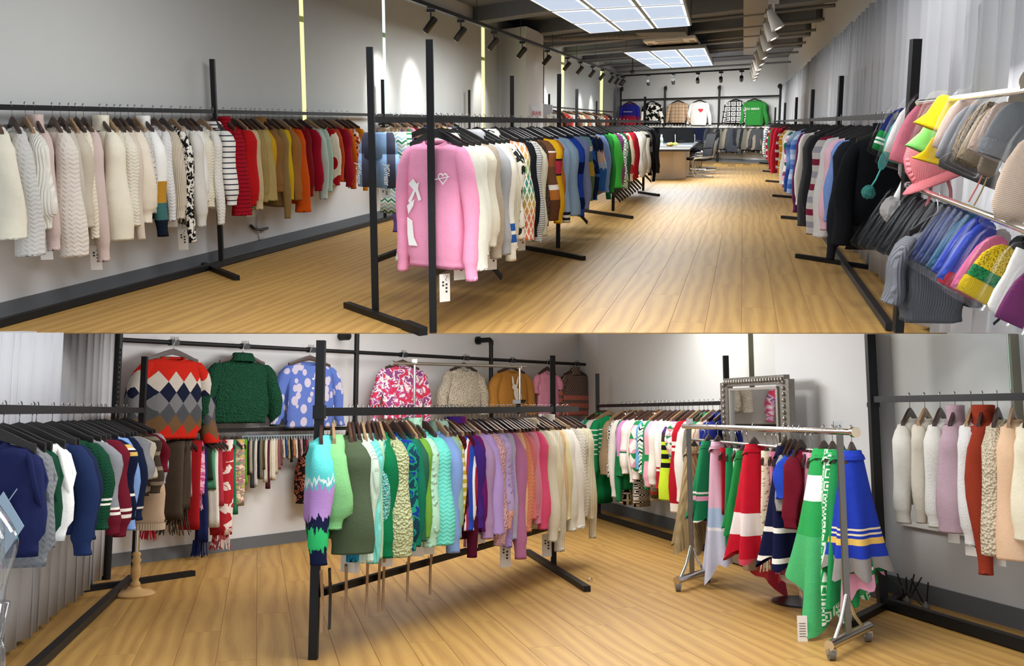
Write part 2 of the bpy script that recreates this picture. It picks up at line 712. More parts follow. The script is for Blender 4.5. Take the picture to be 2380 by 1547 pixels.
def in_frame(room, x0, x1, y0, y1):
    def t(poly):
        ps = [room.proj(p) for p in poly]
        return max(p[0] for p in ps) > x0 and min(p[0] for p in ps) < x1 and max(p[1] for p in ps) > y0 and min(p[1] for p in ps) < y1
    return t


planks(U, floor_u, D1U, UL0, [(Vector((0, 1, 0)), YS), (-nl, (-nl).dot(UL0)), (nl, nl.dot(UR0)), (-D1U, (-D1U).dot(ULB) - 5)],
       -2, 24, -7, 1, .22, 2.6, in_frame(U, -20, 2400, 300, 800))

# baseboards
g = G().prism([UL_near, ULB, ULB + Z * .115, UL_near + Z * .115], -nl * .015)
struct('baseboard_left', U, g, BASEB)
g = G().prism([ULB, URB, URB + Z * .1, ULB + Z * .1], -D1U * .015)
struct('baseboard_back', U, g, BASEB)

# ceiling slab with beams, ducts and pipes
cs = [UL_near, pend, URB, ULB]
ceiling = struct('ceiling', U, G().prism([p + Z * UC + (D1U * .1) for p in cs], Z * .1), DARK_CEIL)


def on_ceiling(px, py, z):
    return U.F(px, py, z)


def beam_part(name, p, q, w, h, mat, parent):
    return link(name, G().beam(p, q, w, h).mesh(name), mat, parent)


WID = (URB - ULB).length
for k, t in enumerate((11.5, 14.5, 17.5, 20.5, 23.5)):                 # cross beams
    a = ULB - D1U * (t - 4.0)
    b_ = a + (URB - ULB)
    z = CEIL + .1
    beam_part('beam', a + Z * z, b_ + Z * z, .35, .24, DARK_CEIL, ceiling)
for k, t in enumerate((2.0, 6.0, 9.0, 12.0, 14.0, 16.0)):               # cross pipes
    a = ULB - D1U * t
    b_ = a + (URB - ULB)
    z = CEIL - .04
    link('pipe', G().tube([a + Z * z, b_ + Z * z], .028, 8).mesh('pipe', 'auto'), CEIL_PIPE, ceiling)
p = on_ceiling(1768, 5, CEIL + .02)
q = on_ceiling(1748, 122, CEIL + .02)
dv = D1U * (q - p).length
beam_part('duct', q - D1U * 12, q, .42, .12, LIGHT_DUCT, ceiling)
# white cornice strip along the left wall under the ceiling, a ribbed hose, a box duct
p = on_ceiling(1245, 93, CEIL - .1)
q = on_ceiling(1505, 82, CEIL - .1)
hose = G()
for i in range(60):
    hose.tube([p + (q - p) * ((i + .1) / 60), p + (q - p) * ((i + .9) / 60)], .045, 8)
link('ribbed_hose', hose.mesh('ribbed_hose', 'auto'), simple('hose', hexc('#a09a90'), .8), ceiling)
p = on_ceiling(1540, 60, CEIL + .05)
beam_part('duct', p - D1U * .6, p + D1U * 1.6, .9, .34, simple('duct_grey', hexc('#6a6b6e'), .7, 0, .1), ceiling)

# pilaster in the left wall with the hydrant cabinet
pa = U.onplane(1157, YU, UL0, D1U)
pa.z = 0
pb = U.onplane(1222, YU, pa, D2U)
pb.z = 0
pc = isect(pb, D1U, U.onplane(1262, YU, pb, D1U), D2U)
pd = isect(UL0, D1U, pc, D2U)
struct('trim_1', U, G().prism([pa, pb, pc, pd], Z * CEIL), WALL_WHITE)
cab = root('hydrant_cabinet', U, pb, 'grey hydrant cabinet door with red characters on the white pilaster', 'cabinet')
ca = U.onplane(1230, 268, pb, D1U) - pb
cb = U.onplane(1257, 268, pb, D1U) - pb
ch = U.vert(U.onplane(1240, 268, pb, D1U), 243)
ca.z = cb.z = .7
fr = -nl * .02
link('cabinet_frame', G().prism([ca, cb, Vector((cb.x, cb.y, ch)), Vector((ca.x, ca.y, ch))], fr).mesh('cabinet_frame'), WALL_WHITE, cab)
ia, ib = ca.lerp(cb, .06), ca.lerp(cb, .82)
link('cabinet_door', G().prism([ia + fr, ib + fr, Vector((ib.x, ib.y, ch - .04)) + fr, Vector((ia.x, ia.y, ch - .04)) + fr], fr * .6).mesh('cabinet_door'), simple('cab', hexc('#b9bcc0'), .5), cab)


def text_obj(txt, size, mat, parent, M, name='lettering', align='CENTER', ext=.001, shear=0.0):
    cu = bpy.data.curves.new(name, 'FONT')
    cu.body = txt
    cu.size = size
    cu.extrude = ext
    cu.shear = shear
    cu.align_x = align
    cu.align_y = 'CENTER'
    cu.resolution_u = 2
    tmp = bpy.data.objects.new(name, cu)
    COL.objects.link(tmp)
    me = bpy.data.meshes.new_from_object(tmp.evaluated_get(bpy.context.evaluated_depsgraph_get()))
    bpy.data.objects.remove(tmp)
    me.materials.clear()
    me.materials.append(None)
    return link(name, me, mat, parent, M)


def facing(x, up, loc):
    """frame with text x axis along x and text y axis along up"""
    x = Vector(x).normalized()
    up = Vector(up).normalized()
    n = x.cross(up)
    M = Matrix((x, up, n)).transposed().to_4x4()
    M.translation = loc
    return M


tl = U.onplane(1243, 264, pb, D1U) - pb + fr * 2.0
text_obj('消火栓', .1, RED_INK, cab, facing(D1U, Z, tl) @ Matrix.Diagonal((3.2, 1, 1, 1)))

# windows: bright slits that show between the roller blinds
YEL = simple('daylight_pane_yellow', (.9, .9, .7), .4, emit=hexc('#e9ea9e'), estr=1.0)
MINT = simple('daylight_pane_mint', (.8, .9, .85), .4, emit=hexc('#cfeee0'), estr=1.1)
zb0, zb1 = .72, CEIL - .03
for i, (px, mt) in enumerate(((708.5, YEL), (896, MINT), (1123, YEL), (1307, YEL), (1397, YEL))):
    a = U.onplane(px - 14, YU, UL0, D1U)
    b_ = U.onplane(px + 14, YU, UL0, D1U)
    a.z = b_.z = 0
    w = struct('window_%d' % (i + 1), U, G().prism([a + Z * zb0, b_ + Z * zb0, b_ + Z * zb1, a + Z * zb1], -nl * .008), mt)
    c = (a + b_) / 2
    zz = U.vert(c, (45, 82, 137, 148, 150)[i])
    link('window_mullion', G().beam(a.lerp(b_, .25) - nl * .01 + Z * zz, a.lerp(b_, .75) - nl * .01 + Z * zz, .012, .06).mesh('window_mullion'), simple('mullion', hexc('#4a4d4e') if i == 1 else hexc('#b0ae84'), .5), w)
blabel = ['wide pale grey roller blind behind the cream knitwear at far left',
          'lilac-lit roller blind between the yellow and mint window slits',
          'roller blind right of the mint window slit', 'narrow roller blind beside the pilaster corner',
          'narrow roller blind just past the pilaster', 'roller blind above the far rack of brown and red knitwear',
          'farthest roller blind beside the back wall corner']
for i, (x0, x1) in enumerate(((-70, 703), (713, 892.5), (899.5, 1119), (1127, 1154), (1264, 1303), (1310, 1393), (1400, 1431))):
    off = -nl * .05
    a = U.onplane(x0, YU, UL0 + off, D1U)
    b_ = U.onplane(x1, YU, UL0 + off, D1U)
    a.z = b_.z = 0
    o = root('roller_blind', U, a, blabel[i], 'blind', 'roller blinds along the left wall')
    q = b_ - a
    link('blind_cloth', G().prism([Z * zb0, q + Z * zb0, q + Z * zb1, Z * zb1], -nl * .004).mesh('blind_cloth'), BLIND, o)
    link('bottom_rail', G().beam(Z * zb0, q + Z * zb0, .02, .03).mesh('bottom_rail'), WHITE_PLASTIC, o)
    link('roller_tube', G().tube([Z * zb1, q + Z * zb1], .02, 8).mesh('roller_tube', 'auto'), WHITE_PLASTIC, o)

# white pleated curtain along the right wall
CURT = simple('sheer_white_curtain', hexc('#c6c7cb'), .9, 0, .02)


def curtain(room, name, label, A, d, length, n_in, top, hem, wave, amp, cut=None, seed=1, mat=None, topcut=None):
    rnd = random.Random(seed)
    g = G()
    rings = []
    t = 0.0
    ph = 0.0
    nw = int(length / wave)
    cols = []
    for i in range(nw):
        wv = wave * rnd.uniform(.6, 1.4)
        am = amp * rnd.uniform(.6, 1.15)
        for k in range(8):
            a = 2 * pi * k / 8
            cols.append((t + wv * k / 8 + .12 * wv * sin(2 * a), am * sin(a)))
        t += wv
    zs = [0, .25, .5, .75, 1]
    for z_ in zs:
        ring = []
        for (tt, aa) in cols:
            p = A + d * tt + n_in * (aa * (1.15 - .35 * z_))
            lo = hem
            if cut is not None:
                lo = max(hem, room.vert(p, cut))
            tp_ = room.vert(p, topcut) if topcut is not None else top
            ring.append(Vector((p.x, p.y, lo + (tp_ - lo) * z_)))
        rings.append(ring)
    g.ring_faces(rings, closed=False)
    o = link(name, g.mesh(name, True, fix=False), mat or CURT, None, room.M)
    md = o.modifiers.new('thickness', 'SOLIDIFY')
    md.thickness = .004
    tag(o, label, 'curtain')
    return o, cols


CU0 = U.F(2160, 768)
cst = isect(CU0, D1U, U.onplane(2800, YU, CU0, D1U), D2U)
cend = isect(CU0, D1U, UB0, D2U)
curt_u, ccols = curtain(U, 'pleated_curtain', 'long white pleated curtain behind the right-hand rack and hats', cst, D1U,
                        (cend - cst).length - .1, nl, 2.33, .03, .34, .075, cut=SEAM, seed=4)
tp = G()
for (tt, aa) in ccols[::4]:
    p = cst + D1U * tt + nl * (aa * .8 + .006)
    tp.box((p.x, p.y, 2.30), (.035, .02, .05), None)
link('heading_tape', tp.mesh('heading_tape'), simple('tape', hexc('#b5b2ac'), .9), curt_u)['kind'] = 'stuff'

# ------------------------------------------------------------------ LED ceiling panels, air conditioner, track lights
LED = simple('led_diffuser', (.1, .1, .1), .5, emit=hexc('#c3d6ee'), estr=.9)
LEDRIM = simple('led_bright_rim', (.1, .1, .1), .5, emit=(.93, .98, 1.0), estr=1.25)
PANELFR = simple('panel_frame', hexc('#8d9498'), .5)


def led_panel(near_l, near_r, far_l, far_r, z, nx, ny, label):
    c = [U.F(*p, z) for p in (near_l, near_r, far_r, far_l)]
    o = root('led_ceiling_panel', U, c[0], label, 'ceiling light', 'led panels')
    c = [p - c[0] for p in c]
    link('panel_frame', G().prism([p + Z * .004 for p in c], Z * .06).mesh('panel_frame'), PANELFR, o)

    def bil(s, t):
        return (c[0] * (1 - s) + c[1] * s) * (1 - t) + (c[3] * (1 - s) + c[2] * s) * t
    for i in range(nx):
        for j in range(ny):
            s0, s1 = (i + .045) / nx, (i + .955) / nx
            t0, t1 = (j + .04) / ny, (j + .96) / ny
            rim = link('diffuser', G().prism([bil(s0, t0), bil(s1, t0), bil(s1, t1), bil(s0, t1)], Z * -.004).mesh('diffuser'), LEDRIM, o)
            e = .05
            q0, q1, r0, r1 = s0 + e / nx, s1 - e / nx, t0 + e / ny, t1 - e / ny
            link('diffuser_centre', G().prism([bil(q0, r0) - Z * .005, bil(q1, r0) - Z * .005, bil(q1, r1) - Z * .005, bil(q0, r1) - Z * .005], Z * -.003).mesh('diffuser_centre'), LED, rim)
    for s, t in ((0, .1), (1, .1), (0, .9), (1, .9)):
        link('suspension_wire', G().beam(bil(s, t), bil(s, t) + Z * (UC - z), .006, .006).mesh('suspension_wire'), BLACK_STEEL, o)


ZP = CEIL - .28
led_panel((1120, -60), (1572, -72), (1370, 78), (1608, 60), ZP, 3, 4, 'large suspended panel of glowing square diffusers nearest the viewer')
led_panel((1447, 122), (1640, 111), (1514, 160), (1659, 152), ZP, 3, 3, 'smaller suspended glowing panel in front of the back wall')

# cassette air conditioner
ac = [U.F(*p, CEIL - .16) for p in ((1494, 97), (1615, 88), (1628, 106), (1517, 114))]
o = root('air_conditioner', U, ac[0], 'white four-way ceiling air conditioner between the two glowing panels', 'air conditioner')
q = [p - ac[0] for p in ac]
link('cover_panel', G().prism(q, Z * .05).mesh('cover_panel'), simple('ac_white', hexc('#efebe6'), .5), o)
cc = sum(q, Vector()) / 4
link('intake_grille', G().prism([cc + (p - cc) * .5 - Z * .006 for p in q], Z * .004).mesh('intake_grille'), simple('ac_grille', hexc('#a59c94'), .6), o)
for k in range(4):
    a, b_ = q[k], q[(k + 1) % 4]
    m0, m1 = cc + (a.lerp(b_, .2) - cc) * .82, cc + (a.lerp(b_, .8) - cc) * .82
    link('louvre', G().beam(m0 - Z * .004, m1 - Z * .004, .09, .01).mesh('louvre'), simple('ac_slot', hexc('#8f8984'), .6), o)
link('housing', G().prism([cc + (p - cc) * .8 + Z * .05 for p in q], Z * .3).mesh('housing'), DARK_CEIL, o)


def spot(parent_M, power, size=70, color=(1, .97, .92), blend=.8):
    d = bpy.data.lights.new('track_spot_light', 'SPOT')
    d.energy = power
    d.spot_size = radians(size)
    d.spot_blend = blend
    d.shadow_soft_size = .05
    d.color = color
    l = bpy.data.objects.new('track_spot_light', d)
    COL.objects.link(l)
    l.matrix_world = parent_M
    return l


LENS = simple('spot_lens', (.9, .9, .85), .3, emit=(1, .97, .9), estr=3.0)
ORD = ['first', 'second', 'third', 'fourth', 'fifth', 'sixth', 'seventh', 'eighth', 'ninth', 'tenth', 'eleventh', 'twelfth', 'thirteenth', 'fourteenth']
th_body = G().lathe([(.038, 0), (.045, .01), (.045, .2), (.04, .21)], 14).mesh('lamp_head', 'auto')
th_cone = G().lathe([(.07, 0), (.07, .01), (.035, .2), (.03, .21)], 14).mesh('lamp_head', 'auto')
th_lens = G().lathe([(.034, -.002), (.034, .002)], 14).mesh('lens')
th_yoke = G().beam((0, 0, -.14), (0, 0, -.02), .016, .05, (0, 1, 0)).mesh('yoke')
th_adapt = G().box((0, 0, 0), (.10, .05, .04)).mesh('track_adapter')


def track_head(loc, aim_dir, white, label, group, light=0, scale=1.0):
    o = root('track_light', U, loc, label, 'track light', group)
    o.scale = (scale, scale, scale)
    m = simple('track_white', hexc('#e0ddd6'), .45) if white else BLACK_PLASTIC
    link('track_adapter', th_adapt, m, o)
    link('yoke', th_yoke, m, o)
    d = Vector(aim_dir).normalized()
    q = (-d).to_track_quat('Z', 'Y').to_matrix().to_4x4()
    q.translation = Vector((0, 0, -.16)) + d * .12
    hd = link('lamp_head', th_cone if white else th_body, m, o, q)
    link('lens', th_lens, LENS, hd)
    if light:
        T = U.M @ Matrix.Translation(Vector(loc) + Vector((0, 0, -.16 * scale)) + d * .18 * scale) @ (d.to_track_quat('-Z', 'Y').to_matrix().to_4x4())
        spot(T, light)
    return o


ZT = CEIL - .33
ta = U.F(960, 0, ZT)
tb = U.F(1449, 176, ZT)
td = U.F(1742, 160, ZT)
o = root('lighting_track', U, tb, 'black lighting track along the left wall turning along the back wall', 'lighting track')
link('track_rail', G().beam(ta - (tb - ta) * .3 - tb, Vector(), .06, .045).mesh('track_rail'), BLACK_PLASTIC, o)
link('track_rail', G().beam(Vector(), td - tb, .06, .045).mesh('track_rail'), BLACK_PLASTIC, o)
for k in range(7):
    pp = ta.lerp(tb, k / 7) - tb
    link('suspension_wire', G().beam(pp, pp + Z * (UC - ZT), .008, .008).mesh('suspension_wire'), BLACK_PLASTIC, o)
to_wall = (nl + Vector((0, 0, -1.1)))
for i, px in enumerate((997, 1067, 1144, 1210, 1268, 1315, 1345, 1373, 1396, 1418, 1431, 1441, 1452)):
    loc = U.online(ta, tb, px + 4) if px < 1449 else tb
    track_head(loc - Z * .05, nl * .9 - Z + D1U * .25, False, '%s black spotlight from the near end of the left wall track' % ORD[i], 'black spotlights on the left track',
               light=60 if i in (0, 1, 3, 6, 9, 11) else 0, scale=1.0)
for i, px in enumerate((1507, 1565, 1622, 1676, 1724)):
    loc = U.online(tb, td, px)
    track_head(loc - Z * .05, D1U * 2.6 - Z, False, '%s black spotlight from the left on the back wall track' % ORD[i], 'black spotlights on the back track', light=240, scale=1.15)
# right track with white heads
te = U.F(1797, 0, ZT + .05)
tf = U.F(1747, 160, ZT + .05)
o = root('lighting_track', U, tf, 'black lighting track carrying white cone spotlights on the right', 'lighting track')
link('track_rail', G().beam(te - (tf - te) * .3 - tf, Vector(), .06, .045).mesh('track_rail'), BLACK_PLASTIC, o)
for k in range(5):
    pp = te.lerp(tf, k / 5) - tf
    link('suspension_wire', G().beam(pp, pp + Z * (UC - ZT), .008, .008).mesh('suspension_wire'), BLACK_PLASTIC, o)
for i, py in enumerate((0, 33, 65, 92, 112, 128, 141, 151, 160)):
    t = (py - 8) / 160.0
    # rows are equally spaced in 1/depth
    zt = (YU - (py - 6))
    dd = (ZT + .05 - HU) / zt
    d0 = (ZT + .05 - HU) / (YU - 0)
    d1_ = (ZT + .05 - HU) / (YU - 160)
    loc = te.lerp(tf, (dd - d0) / (d1_ - d0))
    track_head(loc - Z * .05, -nl * .5 - Z - D1U * .12, True, '%s white cone spotlight from the near end of the right track' % ORD[i], 'white spotlights on the right track',
               light=15 if i in (1, 3) else 0, scale=1.15)

# smoke detector / dome camera by the track corner
pdome = U.F(1470, 166, CEIL - .4)
o = root('dome_camera', U, pdome, 'small black dome camera hanging by the track corner', 'camera')
link('dome', G().lathe([(.06, .03), (.075, 0), (.05, -.05), (.015, -.065)], 12).mesh('dome', True), BLACK_PLASTIC, o)
link('mounting_stem', G().beam((0, 0, .02), (0, 0, UC - CEIL + .4), .02, .02).mesh('mounting_stem'), BLACK_PLASTIC, o)

# ------------------------------------------------------------------ lower room shell
LB0 = L.F(525, 1281)                   # back wall foot
LR0 = L.F(2380, 1465)                  # right wall foot
LC0 = L.F(250, 1333)                   # curtain line (left wall)
LBR = isect(LB0, D2L, LR0, D1L)
LBL = isect(LB0, D2L, LC0, D3L)
n3 = Vector((-D3L.y, D3L.x, 0))        # left of the left wall
LL0 = LC0 + n3 * .14
LBL2 = isect(LB0, D2L, LL0, D3L)


def top_at(P, row=766):
    return Vector((P.x, P.y, L.vert(P, row)))


LB_a = LBL2 - D2L * .1
g = G().prism([LB_a, LBR, top_at(LBR), top_at(LB_a)], Vector((-D2L.y, D2L.x, 0)) * .1)
struct('wall_back', L, g, WALL_WHITE)
nr = Vector((D1L.y, -D1L.x, 0))
LR_n = L.onplane(2900, YL, LR0, D1L)
LR_n.z = 0
g = G().prism([LBR, LR_n, top_at(LR_n, SEAM), top_at(LBR, SEAM)], nr * .1)
struct('wall_right', L, g, WALL_WHITE)
LL_n = L.onplane(-60, YL, LL0, D3L)
LL_n.z = 0
g = G().prism([LBL2, LL_n, top_at(LL_n, SEAM), top_at(LBL2)], n3 * .1)
struct('wall_left', L, g, WALL_WHITE)

fl = [L.F(-120, 1600), L.F(3100, 1600), LR_n + nr * .1, LBR, LBL2, LL_n + n3 * .1]
floor_l = struct('floor', L, G().prism([p - Z * .003 for p in fl], Z * -.02), UNDERLAY)
n1 = Vector((-D1L.y, D1L.x, 0))
nb_in = Vector((D2L.y, -D2L.x, 0))
planks(L, floor_l, D1L, L.F(1190, 1560), [(Vector((0, 1, 0)), L.F(1190, 1590).y), (n1, n1.dot(LR0)), (nb_in, nb_in.dot(LB0)), (-n3, (-n3).dot(LL0))],
       -3, 9, -4, 6, .2, 1.9, in_frame(L, -10, 2390, 1180, 1560))

g = G().prism([LBL2, LBR, LBR + Z * .105, LBL2 + Z * .105], nb_in * .015)
struct('baseboard_back', L, g, BASEB)
g = G().prism([LBR, LR_n, LR_n + Z * .12, LBR + Z * .12], -nr * .015)
struct('baseboard_right', L, g, BASEB)
# pilaster on the right wall
qa = L.onplane(1836, YL, LR0, D1L); qa.z = 0
pf = -nr * .22
qb = L.onplane(2017, YL, LR0 + pf, D1L); qb.z = 0
qc = isect(LR0, D1L, qb, D2L)
qd = isect(LR0 + pf, D1L, qa, D2L)
pts = [qa, qd, qb, qc]
gp = G()
tops = [top_at(p, SEAM) for p in pts]
gp.v = [Vector(p) for p in pts + tops]
gp.f = [[0, 1, 2, 3], [7, 6, 5, 4]] + [[i, (i + 1) % 4, (i + 1) % 4 + 4, i + 4] for i in range(4)]
struct('trim_2', L, gp, WALL_WHITE)
e = -nr * .014
gb = G().prism([qd + e, qb + e, qb + e + Z * .12, qd + e + Z * .12], -e)
gb.prism([qb + e, qc + e, qc + e + Z * .12, qb + e + Z * .12], D1L * -.014)
struct('baseboard_pilaster', L, gb, BASEB)
# roller blinds in the recesses of the right wall, with a mint slit of window
for i, (x0, x1) in enumerate(((1392, 1745), (1757, 1834), (2080, 2352))):
    a = L.onplane(x0, YL, LR0 - nr * .04, D1L); a.z = 0
    b_ = L.onplane(x1, YL, LR0 - nr * .04, D1L); b_.z = 0
    o = root('roller_blind', L, a, ['roller blind over the wall rack of green and pink knitwear', 'narrow roller blind behind the ornate mirror', 'roller blind behind the pale knitwear at far right'][i], 'blind', 'roller blinds of the corner room')
    q = b_ - a
    ta_, tb_ = L.vert(a, SEAM), L.vert(b_, SEAM)
    link('blind_cloth', G().prism([Z * .5, q + Z * .5, q + Z * tb_, Z * ta_], -nr * .004).mesh('blind_cloth'), BLIND, o)
    link('bottom_rail', G().beam(Z * .5, q + Z * .5, .02, .03).mesh('bottom_rail'), WHITE_PLASTIC, o)
for i, px in enumerate((2357, 1750)):
    a = L.onplane(px - 9, YL, LR0, D1L); a.z = 0
    b_ = L.onplane(px + (16 if i == 0 else 5), YL, LR0, D1L); b_.z = 0
    w = struct('window_%d' % (6 + i), L, G().prism([a + Z * .5, b_ + Z * .5, Vector((b_.x, b_.y, L.vert(b_, SEAM))), Vector((a.x, a.y, L.vert(a, SEAM)))], -nr * .01), simple('mint_dim', (.6, .8, .7), .5, emit=hexc('#a9d3bb'), estr=.9) if i == 0 else YEL)
    link('window_mullion', G().beam(b_ - nr * .02 + Z * .5, b_ - nr * .02 + Z * L.vert(b_, SEAM), .05, .03).mesh('window_mullion'), simple('mullion2', hexc('#6d6a58'), .5), w)
curt_start = L.onplane(-40, YL, LC0, D3L); curt_start.z = 0
o, _ = curtain(L, 'pleated_curtain', 'white pleated curtain behind the rack of knitted vests', curt_start, D3L, (LBL - curt_start).length - .05, n3, 1.9, .03, .22, .04, seed=9, topcut=SEAM)
# ------------------------------------------------------------------ racks
def oncol(room, P, d, px):
    """floor point of the line P + t d whose upright crosses eye level at column px"""
    H = Z * room.H
    q = room.online(P + H, P + d + H, px)
    return Vector((q.x, q.y, 0))


class Rack:
    def __init__(self, room, name, label, cat, loc):
        self.room = room
        self.o = root(name, room, loc, label, cat)
        self.loc = Vector(loc)

    def part(self, name, p, q, w, h, mat=None, up=(0, 0, 1)):
        return link(name, G().beam(Vector(p) - self.loc, Vector(q) - self.loc, w, h, up).mesh(name), mat or BLACK_STEEL, self.o)

    def tube(self, name, pts, r, mat=None, seg=10, parent=None):
        return link(name, G().tube([Vector(p) - self.loc for p in pts], r, seg).mesh(name, 'auto'), mat or BLACK_STEEL, parent or self.o)


def foot(rk, room, a, b, z=.02, w=.045):
    return rk.part('foot', room.F(*a, z), room.F(*b, z), w, .04)


# --- long rack against the left wall of the upper room
P_W = U.F(505, 622)
zW, zWt = U.vert(P_W, 259), U.vert(P_W, 136)
rk = Rack(U, 'clothes_rack', 'long black rack of cream, red and orange knitwear along the left wall', 'clothes rack', P_W)
W_a, W_b = oncol(U, P_W, D1U, -60), oncol(U, P_W, D1U, 1092)
rk.part('hanging_bar', W_a + Z * zW, W_b + Z * zW, .028, .034)
rk.part('floor_rail', W_a + Z * .03, W_b + Z * .03, .045, .045)
for px in (500, 891, 1091):
    b_ = oncol(U, P_W, D1U, px)
    rk.part('post', b_, b_ + Z * zWt, .04, .04)
foot(rk, U, (468, 613), (551, 646))
barW = (W_a + Z * zW, W_b + Z * zW)

# --- far rack beyond the pilaster
P_F = oncol(U, UL0 - nl * .35, D1U, 1262)
F_b = oncol(U, P_F, D1U, 1432)
zF = 1.60
rk = Rack(U, 'clothes_rack', 'far black rack of brown, red and white knitwear past the pilaster', 'clothes rack', P_F)
rk.part('hanging_bar', P_F + Z * zF, F_b + Z * zF, .03, .035)
rk.part('floor_rail', P_F + Z * .03, F_b + Z * .03, .045, .045)
for px in (1276, 1386):
    b_ = oncol(U, P_F, D1U, px)
    rk.part('post', b_, b_ + Z * 1.88, .045, .045)
barF = (P_F + Z * zF, F_b + Z * zF)

# --- double rack down the middle of the upper room
P_A, P_B = U.F(873, 730), U.F(1007, 771.5)
rk = Rack(U, 'clothes_rack', 'double-row black rack down the middle with the pink sweater at its end', 'clothes rack', P_A)
zM, zMt, zLow = U.vert(P_B, 277), U.vert(P_B, 92), .36
A_e, B_e = oncol(U, P_A, D1U, 1405), oncol(U, P_B, D1U, 1532)
for (p, e_) in ((P_A, A_e), (P_B, B_e)):
    rk.part('hanging_bar', p + Z * zM, e_ + Z * zM, .035, .04)
    rk.part('lower_rail', p + Z * zLow, e_ + Z * zLow, .035, .035)
rk.part('post', P_A, P_A + Z * zMt, .042, .042)
rk.part('post', P_B, P_B + Z * zMt, .042, .042)
for px in (1190, 1340):
    b_ = oncol(U, P_A, D1U, px)
    rk.part('post', b_, b_ + Z * zMt, .042, .042)
for px in (1299, 1428, 1498):
    b_ = oncol(U, P_B, D1U, px)
    rk.part('post', b_, b_ + Z * zMt, .042, .042)
rk.part('foot', U.F(806, 708, .02), U.F(982, 770, .02), .05, .04)
rk.part('foot_sleeve', U.F(941, 753, .03), U.F(984, 770, .03), .056, .05)
for a, b_ in (((1225, 575), (1357, 600)), ((1345, 487), (1469, 505)), ((1485, 446), (1531, 453))):
    foot(rk, U, a, b_)
barA = (P_A + Z * zM, A_e + Z * zM)
barB = (P_B + Z * zM, B_e + Z * zM)

# --- rack along the curtain on the right of the upper room
P_R = U.F(1950, 603)
zR, zRt = U.vert(P_R, 275), U.vert(P_R, 168)
rk = Rack(U, 'clothes_rack', 'black rack of dark, blue and red knitwear along the white curtain', 'clothes rack', P_R)
R_a, R_b = oncol(U, P_R, D1U, 2117), oncol(U, P_R, D1U, 1799)
rk.part('hanging_bar', R_a + Z * zR, R_b + Z * zR, .035, .04)
lowR = Vector((R_a.x, R_a.y, U.vert(R_a, SEAM - 1)))
rk.part('post', lowR, R_a + Z * U.vert(R_a, 91), .05, .05)
for px in (1950, 1886, 1849, 1823, 1801):
    b_ = oncol(U, P_R, D1U, px)
    rk.part('post', b_, b_ + Z * zRt, .042, .042)
R_s = isect(P_R, D1U, Vector((0, YS + .03, 0)), Vector((1, 0, 0)))
rk.part('floor_rail', R_s + Z * .03, R_b + Z * .03, .045, .045)
for a, b_ in (((1852, 594), (2030, 622)), ((1817, 504), (1895, 511)), ((1797, 454), (1856, 459)), ((1781, 420), (1830, 424)), ((1774, 397), (1812, 400)), ((1766, 378), (1800, 381))):
    foot(rk, U, a, b_)
barR = (R_a + Z * zR, R_b + Z * zR)

# --- display wall of pipes at the back of the upper room
KB = UB0 - D1U * .45
rk = Rack(U, 'display_rack', 'black pipe display rack across the back wall of the long room', 'display rack', KB)


def kb(px, py=None, off=0.0):
    p = U.onplane(px, py if py is not None else YU, KB - D1U * off, D2U)
    return p


def kbf(px):
    p = kb(px)
    return Vector((p.x, p.y, 0))


for px, top in ((1442, 212), (1544, 210), (1670, 209), (1811, 206)):
    b_ = kbf(px)
    zt = U.vert(b_, top)
    rk.tube('post', [b_, b_ + Z * zt], .035)
    rk.tube('wall_elbow', [b_ + Z * (zt - .02), b_ + Z * (zt + .05), b_ + Z * (zt + .09) + D1U * .05, b_ + Z * (zt + .09) + D1U * .45], .04)
    rk.tube('wall_flange', [b_ + Z * (zt + .09) + D1U * .42, b_ + Z * (zt + .09) + D1U * .455], .08)
kz1 = U.vert(kbf(1620), 227.5)
kz2 = U.vert(kbf(1620), 287.5)
rk.tube('hanging_pipe', [kbf(1442) + Z * kz1, kbf(1811) + Z * kz1], .026)
rk.tube('hanging_pipe', [kbf(1442) + Z * kz2, kbf(1811) + Z * kz2], .026)
barK1 = (kbf(1442) + Z * kz1, kbf(1811) + Z * kz1)
barK2 = (kbf(1442) + Z * kz2, kbf(1811) + Z * kz2)

# --- lower room: centre rack
P_C1, P_C2 = L.F(728, 1531), L.F(1287, 1316)
zC = L.vert(P_C1, 957)
rk = Rack(L, 'clothes_rack', 'black rack of green, lilac and ivory knitwear in the middle of the corner room', 'clothes rack', P_C1)
dC = (P_C2 - P_C1).normalized()
C_e = oncol(L, P_C1, dC, 1340)
rk.part('hanging_bar', P_C1 + Z * zC, C_e + Z * (L.vert(C_e, 950)), .04, .045)
rk.part('post', P_C1, P_C1 + Z * L.vert(P_C1, 791), .045, .045)
rk.part('post', P_C2, P_C2 + Z * L.vert(P_C2, 826), .045, .045)
rk.part('lower_rail', P_C1 + Z * .32, P_C2 + Z * .32, .035, .035)
rk.part('bar_bracket', P_C1 + Z * (zC - .035), P_C1 + Z * (zC + .035), .06, .06)
foot(rk, L, (1225, 1281), (1365, 1368), w=.05)
barC = (P_C1 + Z * zC, C_e + Z * L.vert(C_e, 950))

# --- lower room: rack of vests along the left curtain
P_V = L.F(312, 1338)
zV = L.vert(P_V, 953)
rk = Rack(L, 'clothes_rack', 'black rack of knitted vests in front of the left curtain', 'clothes rack', P_V)
V_n = oncol(L, P_V, D3L, -80)
rk.part('hanging_bar', V_n + Z * zV, P_V + Z * zV, .035, .04)
rk.part('post', P_V, P_V + Z * L.vert(P_V, 828), .042, .042)
V_r = L.F(60, 1575)
rk.part('floor_rail', L.F(306, 1342, .03), L.F(60, 1567, .03), .05, .045)
foot(rk, L, (190, 1369), (450, 1331), w=.05)
barV = (V_n + Z * zV, P_V + Z * zV)

